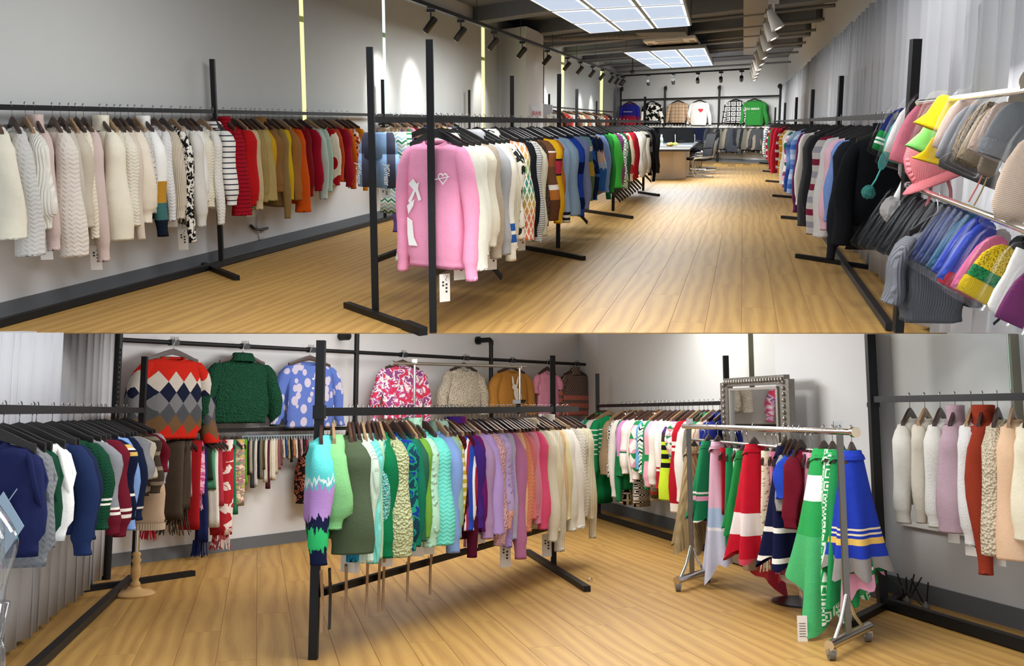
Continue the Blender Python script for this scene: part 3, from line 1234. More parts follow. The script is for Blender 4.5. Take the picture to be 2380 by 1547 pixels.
# --- lower room: pipe display on the back wall
BW = LB0 + nb_in * .22
rk = Rack(L, 'display_rack', 'black slotted-pipe display rack across the back wall of the corner room', 'display rack', BW)


def bw(px):
    p = L.onplane(px, YL, BW, D2L)
    return Vector((p.x, p.y, 0))


SLOT = simple('slot_dark', hexc('#050505'), .6)
back_n = -nb_in
for px, top in ((267, SEAM), (826, SEAM), (1141, 797), (1385, 815)):
    b_ = bw(px)
    if px == 267:
        b_ = L.onplane(px, YL, BW + nb_in * .3, D2L)
        b_.z = 0
    zt = L.vert(b_, top)
    pole = rk.tube('post', [b_, b_ + Z * zt], .026 if px != 267 else .032, seg=12)
    for k in range(16):
        zz = L.vert(b_, 985) + k * (zt - L.vert(b_, 985)) / 16 * .86
        link('slot', G().box(b_ - rk.loc + nb_in * (.024 if px != 267 else .03) + Z * zz, (.014, .008, .02)).mesh('slot'), SLOT, pole)
    if px > 1000:
        rk.tube('wall_elbow', [b_ + Z * (zt - .02), b_ + Z * (zt + .02), b_ + Z * (zt + .04) + back_n * .02, b_ + Z * (zt + .04) + back_n * .2], .03)
        rk.tube('wall_flange', [b_ + Z * (zt + .04) + back_n * .18, b_ + Z * (zt + .04) + back_n * .215], .05)
rk.tube('wall_flange', [bw(822) + Z * (L.vert(bw(822), 779)) + back_n * .1, bw(822) + Z * (L.vert(bw(822), 779)) + back_n * .215], .045)
kA, kB_ = bw(267), bw(1388)
barT = (kA + Z * L.vert(kA, 789), kB_ + Z * L.vert(kB_, 848))
zt_m = (barT[0].z + barT[1].z) / 2
barT = (kA + Z * barT[0].z, kB_ + Z * barT[1].z)
rk.tube('hanging_pipe', barT, .02)
l1, l2 = bw(300), bw(1388)
barS = (l1 + Z * L.vert(l1, 1003), l2 + Z * L.vert(l2, 985))
rk.part('hanging_bar', barS[0], barS[1], .03, .035)

# --- lower room: rack along the right wall
P_G = L.F(1392, 1203)
G_e0 = L.onplane(1690, YL, P_G, D1L)
G_e = Vector((G_e0.x, G_e0.y, 0))
zG = L.vert(P_G, 943)
rk = Rack(L, 'clothes_rack', 'black rack of green, pink and white knitwear along the right wall', 'clothes rack', P_G)
zG2 = L.vert(G_e, 936)
rk.part('hanging_bar', P_G + Z * zG, G_e + Z * zG2, .03, .035)
rk.part('floor_rail', P_G + Z * .03, G_e + Z * .03, .05, .05)
rk.part('post', P_G, P_G + Z * L.vert(P_G, 868), .045, .045)
rk.part('post', G_e, G_e + Z * L.vert(G_e, 826), .045, .045)
barG = (P_G + Z * zG, G_e + Z * zG2)

# --- lower room: far right rack
P_H = L.F(2052, 1412)
H_e = oncol(L, P_H, D1L, 2620)
rk = Rack(L, 'clothes_rack', 'black rack of pale knitwear at the far right of the corner room', 'clothes rack', P_H)
zH = L.vert(P_H, 928)
rk.part('post', P_H, P_H + Z * L.vert(P_H, 777), .055, .055)
rk.part('hanging_bar', P_H + Z * zH, H_e + Z * zH, .035, .04)
rk.part('floor_rail', P_H + Z * .04, H_e + Z * .04, .05, .06)
foot(rk, L, (1972, 1448), (2095, 1385), w=.055)
rk.part('bar_bracket', P_H + Z * (zH - .05), P_H + Z * (zH - .02) , .06, .07)
barH = (P_H + Z * zH, H_e + Z * zH)

# --- lower room: chrome rolling rack
STEEL_D = simple('stained_steel', (.20, .185, .165), .35, 1.0)
Q1, Q2 = L.F(1611, 1338), L.F(1968, 1473)
rk = Rack(L, 'rolling_rack', 'chrome rolling rack of ponchos and scarves with four castors', 'rolling rack', Q1)
zQ1, zQ2 = L.vert(Q1, 993), L.vert(Q2, 999)
zQ = (zQ1 + zQ2) / 2
dQ = (Q2 - Q1).normalized()
nQ = Vector((dQ.y, -dQ.x, 0))
ra, rb = Q1 + Z * zQ - dQ * .12, Q2 + Z * zQ + dQ * .15
rk.tube('hanging_bar', [ra, rb], .019, CHROME, 14)
rk.tube('bar_end_cap', [rb, rb + dQ * .03], .03, CHROME, 14)
rk.tube('lower_bar', [Q1 + Z * (zQ - .1) + dQ * .02, Q2 + Z * (zQ - .12)], .011, DARK_CHROME)
for k, (q, fa, fb) in enumerate(((Q1, (1572, 1349), (1648, 1326)), (Q2, (1927, 1500), (2020, 1455)))):
    pa_, pb_ = L.F(*fa, .075), L.F(*fb, .075)
    rk.tube('foot_bar', [pa_, pb_], .026, CHROME, 14)
    c = pa_.lerp(pb_, .45)
    rk.part('post', Vector((c.x, c.y, .08)), Vector((c.x, c.y, zQ - .01)), .026, .024, STEEL_D)
    rk.part('post', Vector((c.x, c.y, .08)) + (pb_ - c).normalized() * .03, Vector((c.x, c.y, zQ - .01)) + (pb_ - c).normalized() * .03, .016, .016, STEEL_D)
    for e_ in (pa_, pb_):
        m1 = c.lerp(e_, .72)
        rk.tube('curved_brace', [m1 + Z * .01, c.lerp(e_, .35) + Z * .09, c + Z * .22], .011, CHROME)
        ct = c.lerp(e_, .9)
        cs_ = link('castor', G().box(Vector((ct.x, ct.y, .045)) - rk.loc, (.045, .045, .03)).mesh('castor'), DARK_CHROME, rk.o)
        link('wheel', G().tube([Vector((ct.x - .016, ct.y, .03)) - rk.loc, Vector((ct.x + .016, ct.y, .03)) - rk.loc], .03, 14).mesh('wheel', 'auto'), simple('castor_wheel', hexc('#6b6862'), .5), cs_)
for q in (Q1, Q2):
    rk.part('wing_screw', q + Z * (zQ + .02), q + Z * (zQ + .06), .05, .012, CHROME)
barQ = (ra, rb)

# --- lower room: a chrome garment rail standing behind the centre rack
s1, s2 = bw(905) + nb_in * .35, bw(1160) + nb_in * .35
rk = Rack(L, 'garment_rail', 'slim chrome garment rail standing before the mushroom-print sweater', 'garment rail', s1)
za, zb_ = L.vert(s1, 846), L.vert(s2, 852)
e0 = s1 + (s1 - s2) * .17
rk.tube('hanging_bar', [e0 + Z * za, s2 + (s2 - s1) * .03 + Z * zb_], .017, CHROME)
rk.tube('bar_end_cap', [e0 + Z * za, e0 + (s1 - s2).normalized() * .02 + Z * za], .026, CHROME)
rk.tube('post', [s1, s1 + Z * za], .014, CHROME)
rk.tube('post', [s2 - (s2 - s1) * .03, s2 - (s2 - s1) * .03 + Z * zb_], .014, CHROME)
for q in (s1, s2 - (s2 - s1) * .03):
    rk.tube('foot_bar', [q - nb_in * .12 + Z * .03, q + nb_in * .15 + Z * .03], .018, CHROME)
    rk.part('wing_screw', q + Z * (za + .015), q + Z * (za + .05), .05, .01, CHROME)
# ------------------------------------------------------------------ garment shapes
# local frame: origin where the hook sits on the bar, x across the shoulders, y through the garment, z up
def sgn(a):
    return -1.0 if a < 0 else 1.0


def oval(cx, cy, z, hx, hy, n=18, e=.75, wob=0.0, k=3, ph=0.0, zt=None):
    out = []
    for j in range(n):
        a = 2 * pi * j / n
        r = 1 + wob * cos(k * a + ph)
        out.append(Vector((cx + sgn(cos(a)) * abs(cos(a)) ** e * hx * r, cy + sgn(sin(a)) * abs(sin(a)) ** e * hy * r, z if zt is None else z + zt(a))))
    return out


def body_mesh(length, seed, cut='crew', flare=1.0):
    rnd = random.Random(seed)
    ph = rnd.uniform(0, 6)
    b = -.185 - length
    rib = .055
    prof = [(-.150, .085, .03, 0), (-.152, .092, .042, 0), (-.160, .125, .05, 0), (-.172, .178, .056, 0), (-.20, .215, .06, .01), (-.25, .232, .064, .03),
            (-.185 - length * .35, .232, .07, .07), (-.185 - length * .6, .236 * flare, .074 * flare, .10), (b + rib + .03, .238 * flare, .072 * flare, .11), (b + rib, .224 * flare, .062 * flare, .08), (b + rib * .5, .222 * flare, .06 * flare, .07), (b, .225 * flare, .058 * flare, .08)]
    if cut == 'v':
        prof[0] = (-.15, .06, .03, 0)
    rings = []
    for i, (z, hx, hy, w) in enumerate(prof):
        dip = [.034, .032, .020, .004][i] if i < 4 else 0.0
        rings.append(oval(0, 0, z, hx, hy, 22, .72, w * rnd.uniform(.8, 1.2), 5, ph + i * .35, (lambda a, q=dip: -q * max(0.0, -sin(a))) if dip else None))
    inner = [p * .97 + Vector((0, 0, .02)) for p in rings[-1]]
    rings.append([Vector((p.x * .94, p.y * .8, p.z + .04)) for p in rings[-1]])
    g = G().ring_faces(rings, False, True)
    return g.mesh('body', True)


def sleeve_mesh(kind, seed, side):
    """hangs from the shoulder at z = -.185; unit length to the cuff, scaled per garment"""
    rnd = random.Random(seed)
    prof = {'plain': [(0, .045, .030), (.05, .055, .045), (.14, .055, .056), (.35, .052, .058), (.6, .050, .054), (.84, .048, .052), (.90, .036, .042), (.95, .034, .040), (1.0, .036, .041)],
            'balloon': [(0, .045, .030), (.05, .055, .045), (.14, .058, .060), (.35, .062, .072), (.6, .066, .082), (.82, .062, .080), (.89, .036, .046), (.95, .034, .044), (1.0, .036, .046)],
            'wide': [(0, .045, .030), (.05, .055, .045), (.14, .058, .062), (.35, .060, .068), (.6, .062, .076), (.84, .062, .082), (.92, .060, .082), (.96, .060, .083), (1.0, .060, .084)],
            'slim': [(0, .040, .026), (.05, .046, .036), (.14, .044, .044), (.35, .040, .044), (.6, .036, .040), (.84, .032, .036), (.92, .028, .032), (.96, .028, .031), (1.0, .028, .031)],
            'short': [(0, .045, .030), (.15, .055, .048), (.4, .060, .060), (.7, .060, .064), (.9, .058, .064), (1.0, .058, .064)]}[kind]
    bow = rnd.uniform(-.022, .022)
    out = rnd.uniform(.015, .045)
    kx = rnd.uniform(0, 6)
    rings = []
    pts = []
    for i in range(len(prof) - 1):
        a, b = prof[i], prof[i + 1]
        for m in range(2):
            t = m / 2
            pts.append(tuple(a[q] * (1 - t) + b[q] * t for q in range(3)))
    pts.append(prof[-1])
    for (t, rx, ry) in pts:
        x = .19 + .05 * min(1, t / .15) + out * t ** .7 + .01 * sin(9 * t + kx)
        y = bow * sin(pi * t) + .008 * sin(7 * t + kx)
        w = .05 * min(1, t * 3) * (1 if t < .88 else .2)
        rings.append(oval(side * x, y, -.185 - t * .62, rx * (1 + .08 * sin(11 * t + kx)), ry * (1 + .06 * sin(8 * t + 2 * kx)), 12, .9, w, 3, kx + 4 * t))
    rings.insert(0, [Vector((side * .165, p.y * .5, -.172)) for p in rings[0]])
    rings.append([Vector((p.x * .99 + .01 * side * .25, p.y * .7, p.z + .02)) for p in rings[-1]])
    return G().ring_faces(rings, True, True).mesh('sleeve', True)


def collar_mesh(kind):
    if kind == 'crew':
        rings = [oval(0, 0, z, hx, hy, 18, .9, zt=lambda a: -.034 * max(0.0, -sin(a))) for z, hx, hy in ((-.172, .108, .058), (-.150, .102, .052), (-.138, .092, .044), (-.142, .080, .034), (-.160, .078, .03))]
    elif kind == 'turtle':
        rings = [oval(0, 0, z, hx, hy, 16, .9, .05, 4) for z, hx, hy in ((-.168, .108, .056), (-.135, .08, .048), (-.09, .075, .048), (-.062, .078, .05), (-.058, .068, .04), (-.09, .06, .034), (-.12, .058, .03))]
    elif kind == 'fold':
        rings = [oval(0, 0, z, hx, hy, 16, .9, .05, 3) for z, hx, hy in ((-.155, .115, .064), (-.12, .102, .062), (-.085, .085, .052), (-.08, .072, .042), (-.13, .07, .034))]
    elif kind == 'hood':
        rings = [oval(0, 0, z, hx, hy, 16, .9, .08, 3) for z, hx, hy in ((-.17, .13, .075), (-.14, .125, .085), (-.10, .11, .08), (-.08, .085, .055), (-.12, .07, .035))]
    elif kind == 'polo':
        rings = [oval(0, 0, z, hx, hy, 16, .9) for z, hx, hy in ((-.155, .12, .06), (-.135, .118, .062), (-.105, .088, .05), (-.10, .078, .042), (-.14, .072, .032))]
    return G().ring_faces(rings).mesh('collar', True)


def armhole_mesh(side):
    rings = []
    for i in range(7):
        t = i / 6
        rings.append(None)
    pts = [(.165, .0, -.172), (.205, .05, -.22), (.228, .062, -.30), (.232, 0, -.40), (.228, -.062, -.30), (.205, -.05, -.22)]
    pts = [Vector((side * a, b, c)) for a, b, c in pts]
    pts.append(pts[0])
    return G().tube(pts, .012, 6, False).mesh('armhole_trim', True)


LENS_B = (.40, .46, .52, .58, .64, .72)
BODY = {}
SLV = {}
COLR = {k: collar_mesh(k) for k in ('crew', 'turtle', 'fold', 'hood', 'polo')}
ARMH = {s: armhole_mesh(s) for s in (-1, 1)}


def get_body(ln, seed, cut='crew', flare=1.0):
    ln = min(LENS_B, key=lambda q: abs(q - ln))
    k = (ln, seed % 3, cut, flare)
    if k not in BODY:
        BODY[k] = body_mesh(ln, seed % 3 + int(ln * 100), cut, flare)
    return BODY[k]


def get_sleeve(kind, seed, side):
    k = (kind, seed % 4, side)
    if k not in SLV:
        SLV[k] = sleeve_mesh(kind, seed % 4 * 7 + (3 if side > 0 else 0), side)
    return SLV[k]


def hanger_meshes():
    w = []
    for i in range(13):
        t = i / 12 * 2 - 1
        w.append((t * .205, .0, -.098 - .075 * abs(t) ** 1.25 * (1 if abs(t) > .06 else 1), .013 + .012 * (1 - abs(t)) + (.006 if abs(t) > .85 else 0)))
    rings = []
    for (x, y, z, h) in w:
        rings.append([Vector((x, q[0], z + q[1])) for q in ((-.008, -h), (.008, -h), (.010, 0), (.007, h), (-.007, h), (-.010, 0))])
    bar = G().ring_faces(rings, True, True).mesh('hanger', 'auto')
    hk = [(0, 0, -.095), (0, 0, -.05), (.002, 0, -.035)]
    for i in range(9):
        a = -pi * .35 + i / 8 * pi * 1.25
        hk.append((.02 * cos(a) + 0, 0, .0 + .02 * sin(a)))
    hook = G().tube([Vector(p) + Vector((0, 0, -.0)) for p in hk], .0028, 5).mesh('hook', True)
    # slim clip hanger for scarves and socks
    g = G().beam((-.07, 0, -.075), (.07, 0, -.075), .008, .012)
    for s in (-1, 1):
        g.beam((s * .05, 0, -.075), (s * .05, 0, -.115), .014, .014)
    clipm = g.mesh('hanger', 'auto')
    return bar, hook, clipm


HBAR, HHOOK, HCLIP = hanger_meshes()
HANG = objcol('hanger_finish', .4, 0, True)
HCOL = {'black': hexc('#17181a'), 'brown': hexc('#3a221b'), 'wood': hexc('#b08d68'), 'walnut': hexc('#5a3a2a'), 'blue': hexc('#a9bfca')}


def poncho_mesh(seed, top_w=.07, wide=.26, corner=.3, folds=5):
    rnd = random.Random(seed)
    ph = rnd.uniform(0, 6)
    rings = []
    n = 40
    th0 = rnd.choice((.3, 2.8, -.5))
    for i in range(16):
        t = i / 15
        hx = top_w + (wide - top_w) * t ** .75
        hy = .035 + .075 * t
        ring = []
        for j in range(n):
            a = 2 * pi * j / n
            f = 1 + (.06 + .30 * t) * t * cos(folds * a + ph + .5 * sin(2 * a)) * .8
            cn = (.5 + .5 * cos(a - th0)) ** 2.0
            zz = -.12 - t * (1 - corner + corner * cn + .04 * cos(folds * a + ph))
            ring.append(Vector((cos(a) * hx * f, sin(a) * hy * f * 1.1, zz)))
        rings.append(ring)
    return G().ring_faces(rings, True, False).mesh('poncho', True)


def scarf_mesh(seed, w0=.045, w1=.06, thick=.03, folds=4):
    rnd = random.Random(seed)
    ph = rnd.uniform(0, 6)
    rings = []
    n = 22
    for i in range(11):
        t = i / 10
        hx = w0 + (w1 - w0) * min(1, t * 1.6) + .006 * sin(5 * t + ph)
        rings.append(oval(.012 * sin(4 * t + ph), .008 * sin(5 * t), -.10 - t, hx, thick * (.8 + .3 * t), n, .9, .14 * min(1, .3 + t), folds, ph))
    return G().ring_faces(rings, True, True).mesh('scarf', True)


def fringe_mesh(seed, w=.06, thick=.03):
    rnd = random.Random(seed)
    g = G()
    for i in range(26):
        a = rnd.uniform(0, 2 * pi)
        r = rnd.uniform(.3, 1)
        x, y = cos(a) * w * r, sin(a) * thick * r
        g.tube([(x, y, .02), (x * 1.1, y * 1.1, -.05), (x * 1.3 + rnd.uniform(-.01, .01), y * 1.4, -.10 - rnd.uniform(0, .03))], .0035, 4)
    return g.mesh('fringe')


def skirt_mesh(seed, w0=.13, w1=.2, folds=8):
    rings = []
    for i in range(8):
        t = i / 7
        rings.append(oval(0, 0, -.10 - t, w0 + (w1 - w0) * t, .03 + .03 * t, 32, .85, .05 * t, folds, seed))
    rings.append([Vector((p.x * .95, p.y * .8, p.z + .05)) for p in rings[-1]])
    return G().ring_faces(rings, True, True).mesh('skirt', True)


def shorts_mesh():
    rings = []
    g = G()
    hip = [oval(0, 0, z, hx, hy, 22, .8) for z, hx, hy in ((-.10, .13, .03), (-.13, .135, .04), (-.3, .165, .05), (-.52, .175, .052))]
    g.ring_faces(hip, True, True)
    for s in (-1, 1):
        g.ring_faces([oval(s * .09, 0, z, hx, hy, 16, .8, .04, 4) for z, hx, hy in ((-.45, .085, .045), (-.62, .092, .05), (-1.0, .1, .052), (-1.0, .09, .04))], True, True)
    return g.mesh('shorts', True)


PON = {k: poncho_mesh(k, wide=w, corner=c, folds=f) for k, w, c, f in ((0, .2, .28, 5), (1, .17, .18, 6), (2, .24, .38, 4), (3, .13, .22, 5), (4, .19, .08, 6))}
SCF = {k: scarf_mesh(k, *a) for k, a in ((0, (.05, .07, .035, 4)), (1, (.035, .045, .028, 5)), (2, (.06, .075, .045, 3)), (3, (.02, .026, .014, 3)))}
FRG = {k: fringe_mesh(k, *a) for k, a in ((0, (.07, .035)), (1, (.045, .028)), (2, (.09, .045)))}
SKT = {0: skirt_mesh(0), 1: skirt_mesh(1, .1, .13, 6)}
SHO = shorts_mesh()
TAGM = G().box((0, 0, -.085), (.075, .0015, .17)).mesh('price_tag')
TAGS = G().beam((0, 0, 0), (0, 0, .06), .0015, .0015, (0, 1, 0)).mesh('tag_string')
gq = G()
for k in range(3):
    gq.box((.012, 0, -.065 - k * .022), (.014, .0005, .013))
for k in range(2):
    gq.box((-.012, 0, -.05 - k * .02), (.014, .0005, .012))
gq.tube([(0.012, 0, -.022), (.018, 0, -.012), (.010, 0, -.03), (.002, 0, -.036), (.014, 0, -.042)], .0016, 4)
TAGP = gq.mesh('tag_print')


def ordinal(n):
    return '%d%s' % (n, 'th' if 10 <= n % 100 <= 20 else {1: 'st', 2: 'nd', 3: 'rd'}.get(n % 10, 'th'))


FPHOTO = 950.0
COUNT = {}


def xyaw(px, xp):
    """yaw of the garment's shoulder line: same angle to the line of sight as in the photograph"""
    return atan((px - CX) / (FPX * 1.01)) - atan((px - CX) / FPHOTO) + radians(xp)


def bind(m, col):
    return (m, col)


PLAIN = {k: fabric('plain_' + k, None, k) for k in BUMPS}


def add_tag(garment, room, at_z, x, y, rz=0.0):
    M = Matrix.Translation((x, y, at_z)) @ Matrix.Rotation(rz, 4, 'Z')
    t = link('price_tag', TAGM, PAPER, garment, M)
    link('tag_string', TAGS, INK, t)
    for s in (1, -1):
        link('tag_print', TAGP, INK, t, Matrix.Translation((0, s * .0012, 0)))


def garment(room, bar, px, bottom, mat, style, desc, where, n, side='near', xp=-60.6, hanger='black', wy=1.0, wx=1.0, top_px=None, rack_group='',
            center=False, flat=None, tag_=False, detail=True, dz=0.0, tilt=0.0, hang=True, spread=.11):
    """hang one garment (and its hanger) from a bar so that the sleeve in view shows at column px, ending at row bottom"""
    A, B = bar
    ya = xyaw(px, xp) if flat is None else flat
    X = Vector((sin(ya), cos(ya), 0))                     # shoulder line, pointing away from the eye
    if side == 'near':
        X = -X                                            # towards the side in view
    off = 0.0 if center else .23 * wx
    P = room.online(A + X * off, B + X * off, px) - X * off
    d = (B - A)
    tt = (P - A).dot(d) / d.length_squared
    if flat is None:
        P = A + d * min(.992, max(.004 if A is not barW[0] else -1, tt))
    rz = atan2(X.y, X.x)
    T = Matrix.Translation(P + Z * (.018 + dz)) @ Matrix.Rotation(rz, 4, 'Z') @ Matrix.Rotation(tilt, 4, 'Y')
    Q = P + X * (off if not center else .0)
    zb = room.vert(Q, bottom) - P.z - dz                  # local z of the lowest point in view
    seed = int(px * 7 + bottom) % 97
    if isinstance(mat, tuple):
        m, col = mat
    else:
        m, col = mat, None
    lab = '%s, %s' % (desc, where % ordinal(n) if '%s' in where else where)
    cat = {'vest': 'vest', 'poncho': 'poncho', 'scarf': 'scarf', 'skirt': 'skirt', 'shorts': 'shorts', 'sock': 'leg warmer', 'tee': 'sweater', 'cardigan': 'cardigan'}.get(style.split('-')[0], 'sweater')
    name = {'sweater': 'sweater', 'vest': 'knit_vest', 'leg warmer': 'leg_warmer'}.get(cat, cat)
    st = style.split('-')
    kind = st[0]
    D = Matrix.Diagonal
    if kind in ('knit', 'tee', 'vest', 'cardigan'):
        ln_s = -zb - .185
        if kind == 'vest':
            ln_b = ln_s
        elif kind == 'tee':
            ln_b = ln_s
        elif center:
            ln_b = ln_s
        else:
            ln_b = ln_s - .10
        ln_b = max(.36, min(.78, ln_b))
        o = link(name, get_body(ln_b, seed, 'v' if kind == 'cardigan' else 'crew', 1.0 if 'flare' not in st else 1.15), m, None, None, col)
        o.matrix_world = room.M @ T @ D((wx, wy, 1, 1))
        sl = 'plain'
        for q in ('balloon', 'wide', 'slim'):
            if q in st:
                sl = q
        if kind != 'vest':
            k_s = ln_s if not center else ln_s * 1.04
            if kind == 'tee':
                k_s = .26
                sl = 'short'
            k_s = max(.2, k_s) / .62
            for s in (1, -1):
                Ms = Matrix.Translation((0, 0, -.185)) @ D((1, 1, k_s * (1 if s == 1 else .97), 1)) @ Matrix.Translation((0, 0, .185))
                if center:
                    Ms = Matrix.Translation((.19 * s, 0, -.185)) @ Matrix.Rotation(-spread * s, 4, 'Y') @ Matrix.Translation((-.19 * s, 0, .185)) @ Ms
                link('sleeve', get_sleeve(sl, seed, s), m, o, Ms, col)
        else:
            for s in (1, -1):
                link('armhole_trim', ARMH[s], m, o, None, col)
        ck = 'crew'
        for q in ('turtle', 'fold', 'hood', 'polo'):
            if q in st:
                ck = q
        if detail:
            link('collar', COLR[ck], m, o, None, col)
        if 'buttons' in st:
            for k in range(4):
                link('button', G().lathe([(.011, 0), (.011, .004)], 8, (0, 0, 0), M=Matrix.Translation((0, -.066, -.30 - k * .09)) @ Matrix.Rotation(pi / 2, 4, 'X')).mesh('button'), simple('button', hexc('#d8d2c8'), .4), o)
        tag_z = -.185 - ln_b
    elif kind == 'poncho':
        ln = -zb - .12
        o = link('poncho', PON[int(st[1])], m, None, room.M @ T @ Matrix.Translation((0, 0, -.12)) @ D((wx, wy, ln, 1)) @ Matrix.Translation((0, 0, .12)), col)
        link('collar', COLR['crew'], m, o, Matrix.Translation((0, 0, -.12)) @ D((.9, .9, 1 / ln, 1)) @ Matrix.Translation((0, 0, .12)), col)
        tag_z = -.12 - .8
    elif kind in ('scarf', 'sock'):
        ln = -zb - .10
        fr = 'fringe' in st
        if fr:
            ln -= .09
        kk = int(st[1])
        o = link(name, SCF[kk], m, None, room.M @ T @ Matrix.Translation((0, 0, -.10)) @ D((wx, wy, ln, 1)) @ Matrix.Translation((0, 0, .10)), col)
        if fr:
            link('fringe', FRG[kk], m, o, Matrix.Translation((0, 0, -1.10)) @ D((1, 1, 1 / ln, 1)), col)['kind'] = 'stuff'
        tag_z = -1.0
    elif kind == 'skirt':
        ln = -zb - .10
        o = link('skirt', SKT[int(st[1])], m, None, room.M @ T @ Matrix.Translation((0, 0, -.10)) @ D((wx, wy, ln, 1)) @ Matrix.Translation((0, 0, .10)), col)
        tag_z = -1.05
    elif kind == 'shorts':
        ln = (-zb - .10) / .9
        o = link('shorts', SHO, m, None, room.M @ T @ Matrix.Translation((0, 0, -.10)) @ D((wx, wy, ln, 1)) @ Matrix.Translation((0, 0, .10)), col)
        tag_z = -1.0
    tag(o, lab, cat, rack_group or None)
    if tag_:
        add_tag(o, room, tag_z - .0, .15 * (1 if not center else .5), -.02, rz * 0 + 1.1)
    if not hang:
        return o
    # the hanger is a thing of its own
    hm = HCLIP if kind in ('scarf', 'sock', 'skirt', 'shorts') and hanger != 'brown' else HBAR
    hs = 1.0 if kind in ('knit', 'tee', 'vest', 'cardigan') else (.45 if kind == 'poncho' else (.35 if kind == 'scarf' else 1.0))
    h = link('clothes_hanger', hm, HANG, None, room.M @ T @ D((wx * hs if hm is HBAR else wx, 1, 1, 1)), HCOL[hanger])
    link('hook', HHOOK, HOOK, h, D((1 / max(.2, wx * hs if hm is HBAR else wx), 1, 1, 1)) @ Matrix.Rotation(-rz * 0, 4, 'Z') @ Matrix.Rotation(pi / 2 if abs(X.normalized().dot(d.normalized())) < .5 else 0, 4, 'Z'))
    hc = {'black': 'black', 'brown': 'dark brown', 'wood': 'pale wooden', 'walnut': 'walnut', 'blue': 'pale blue'}[hanger]
    hl = '%s hanger of the %s' % (hc, lab)
    if len(hl.split()) > 16:
        hl = '%s hanger of the piece %s' % (hc, where % ordinal(n) if '%s' in where else where)
    tag(h, hl, 'hanger', 'hangers ' + rack_group if rack_group else None)
    return o


def rail_list(room, bar, text, where, group, xp, side, hangers=('black',), **kw):
    """one garment per line: column | row of the sleeve end | colour | knit | style | words"""
    rows = []
    for line in text.strip().splitlines():
        f = [q.strip() for q in line.split('|')]
        rows.append(f)
    rows.sort(key=lambda f: float(f[0]))
    out = []
    for i, f in enumerate(rows):
        px, bt, colr, knit, style, desc = f[:6]
        opt = dict(kw)
        if len(f) > 6:
            opt.update(eval('dict(%s)' % f[6]))
        m = PAT[colr[1:]] if colr.startswith('@') else (PLAIN[knit], hexc(colr))
        hg = opt.pop('hanger', hangers[i % len(hangers)])
        out.append(garment(room, bar, float(px), float(bt), m, style, desc, where, i + 1, side=opt.pop('side', side), xp=opt.pop('xp', xp(float(px)) if callable(xp) else xp), hanger=hg, rack_group=group, **opt))
    return out


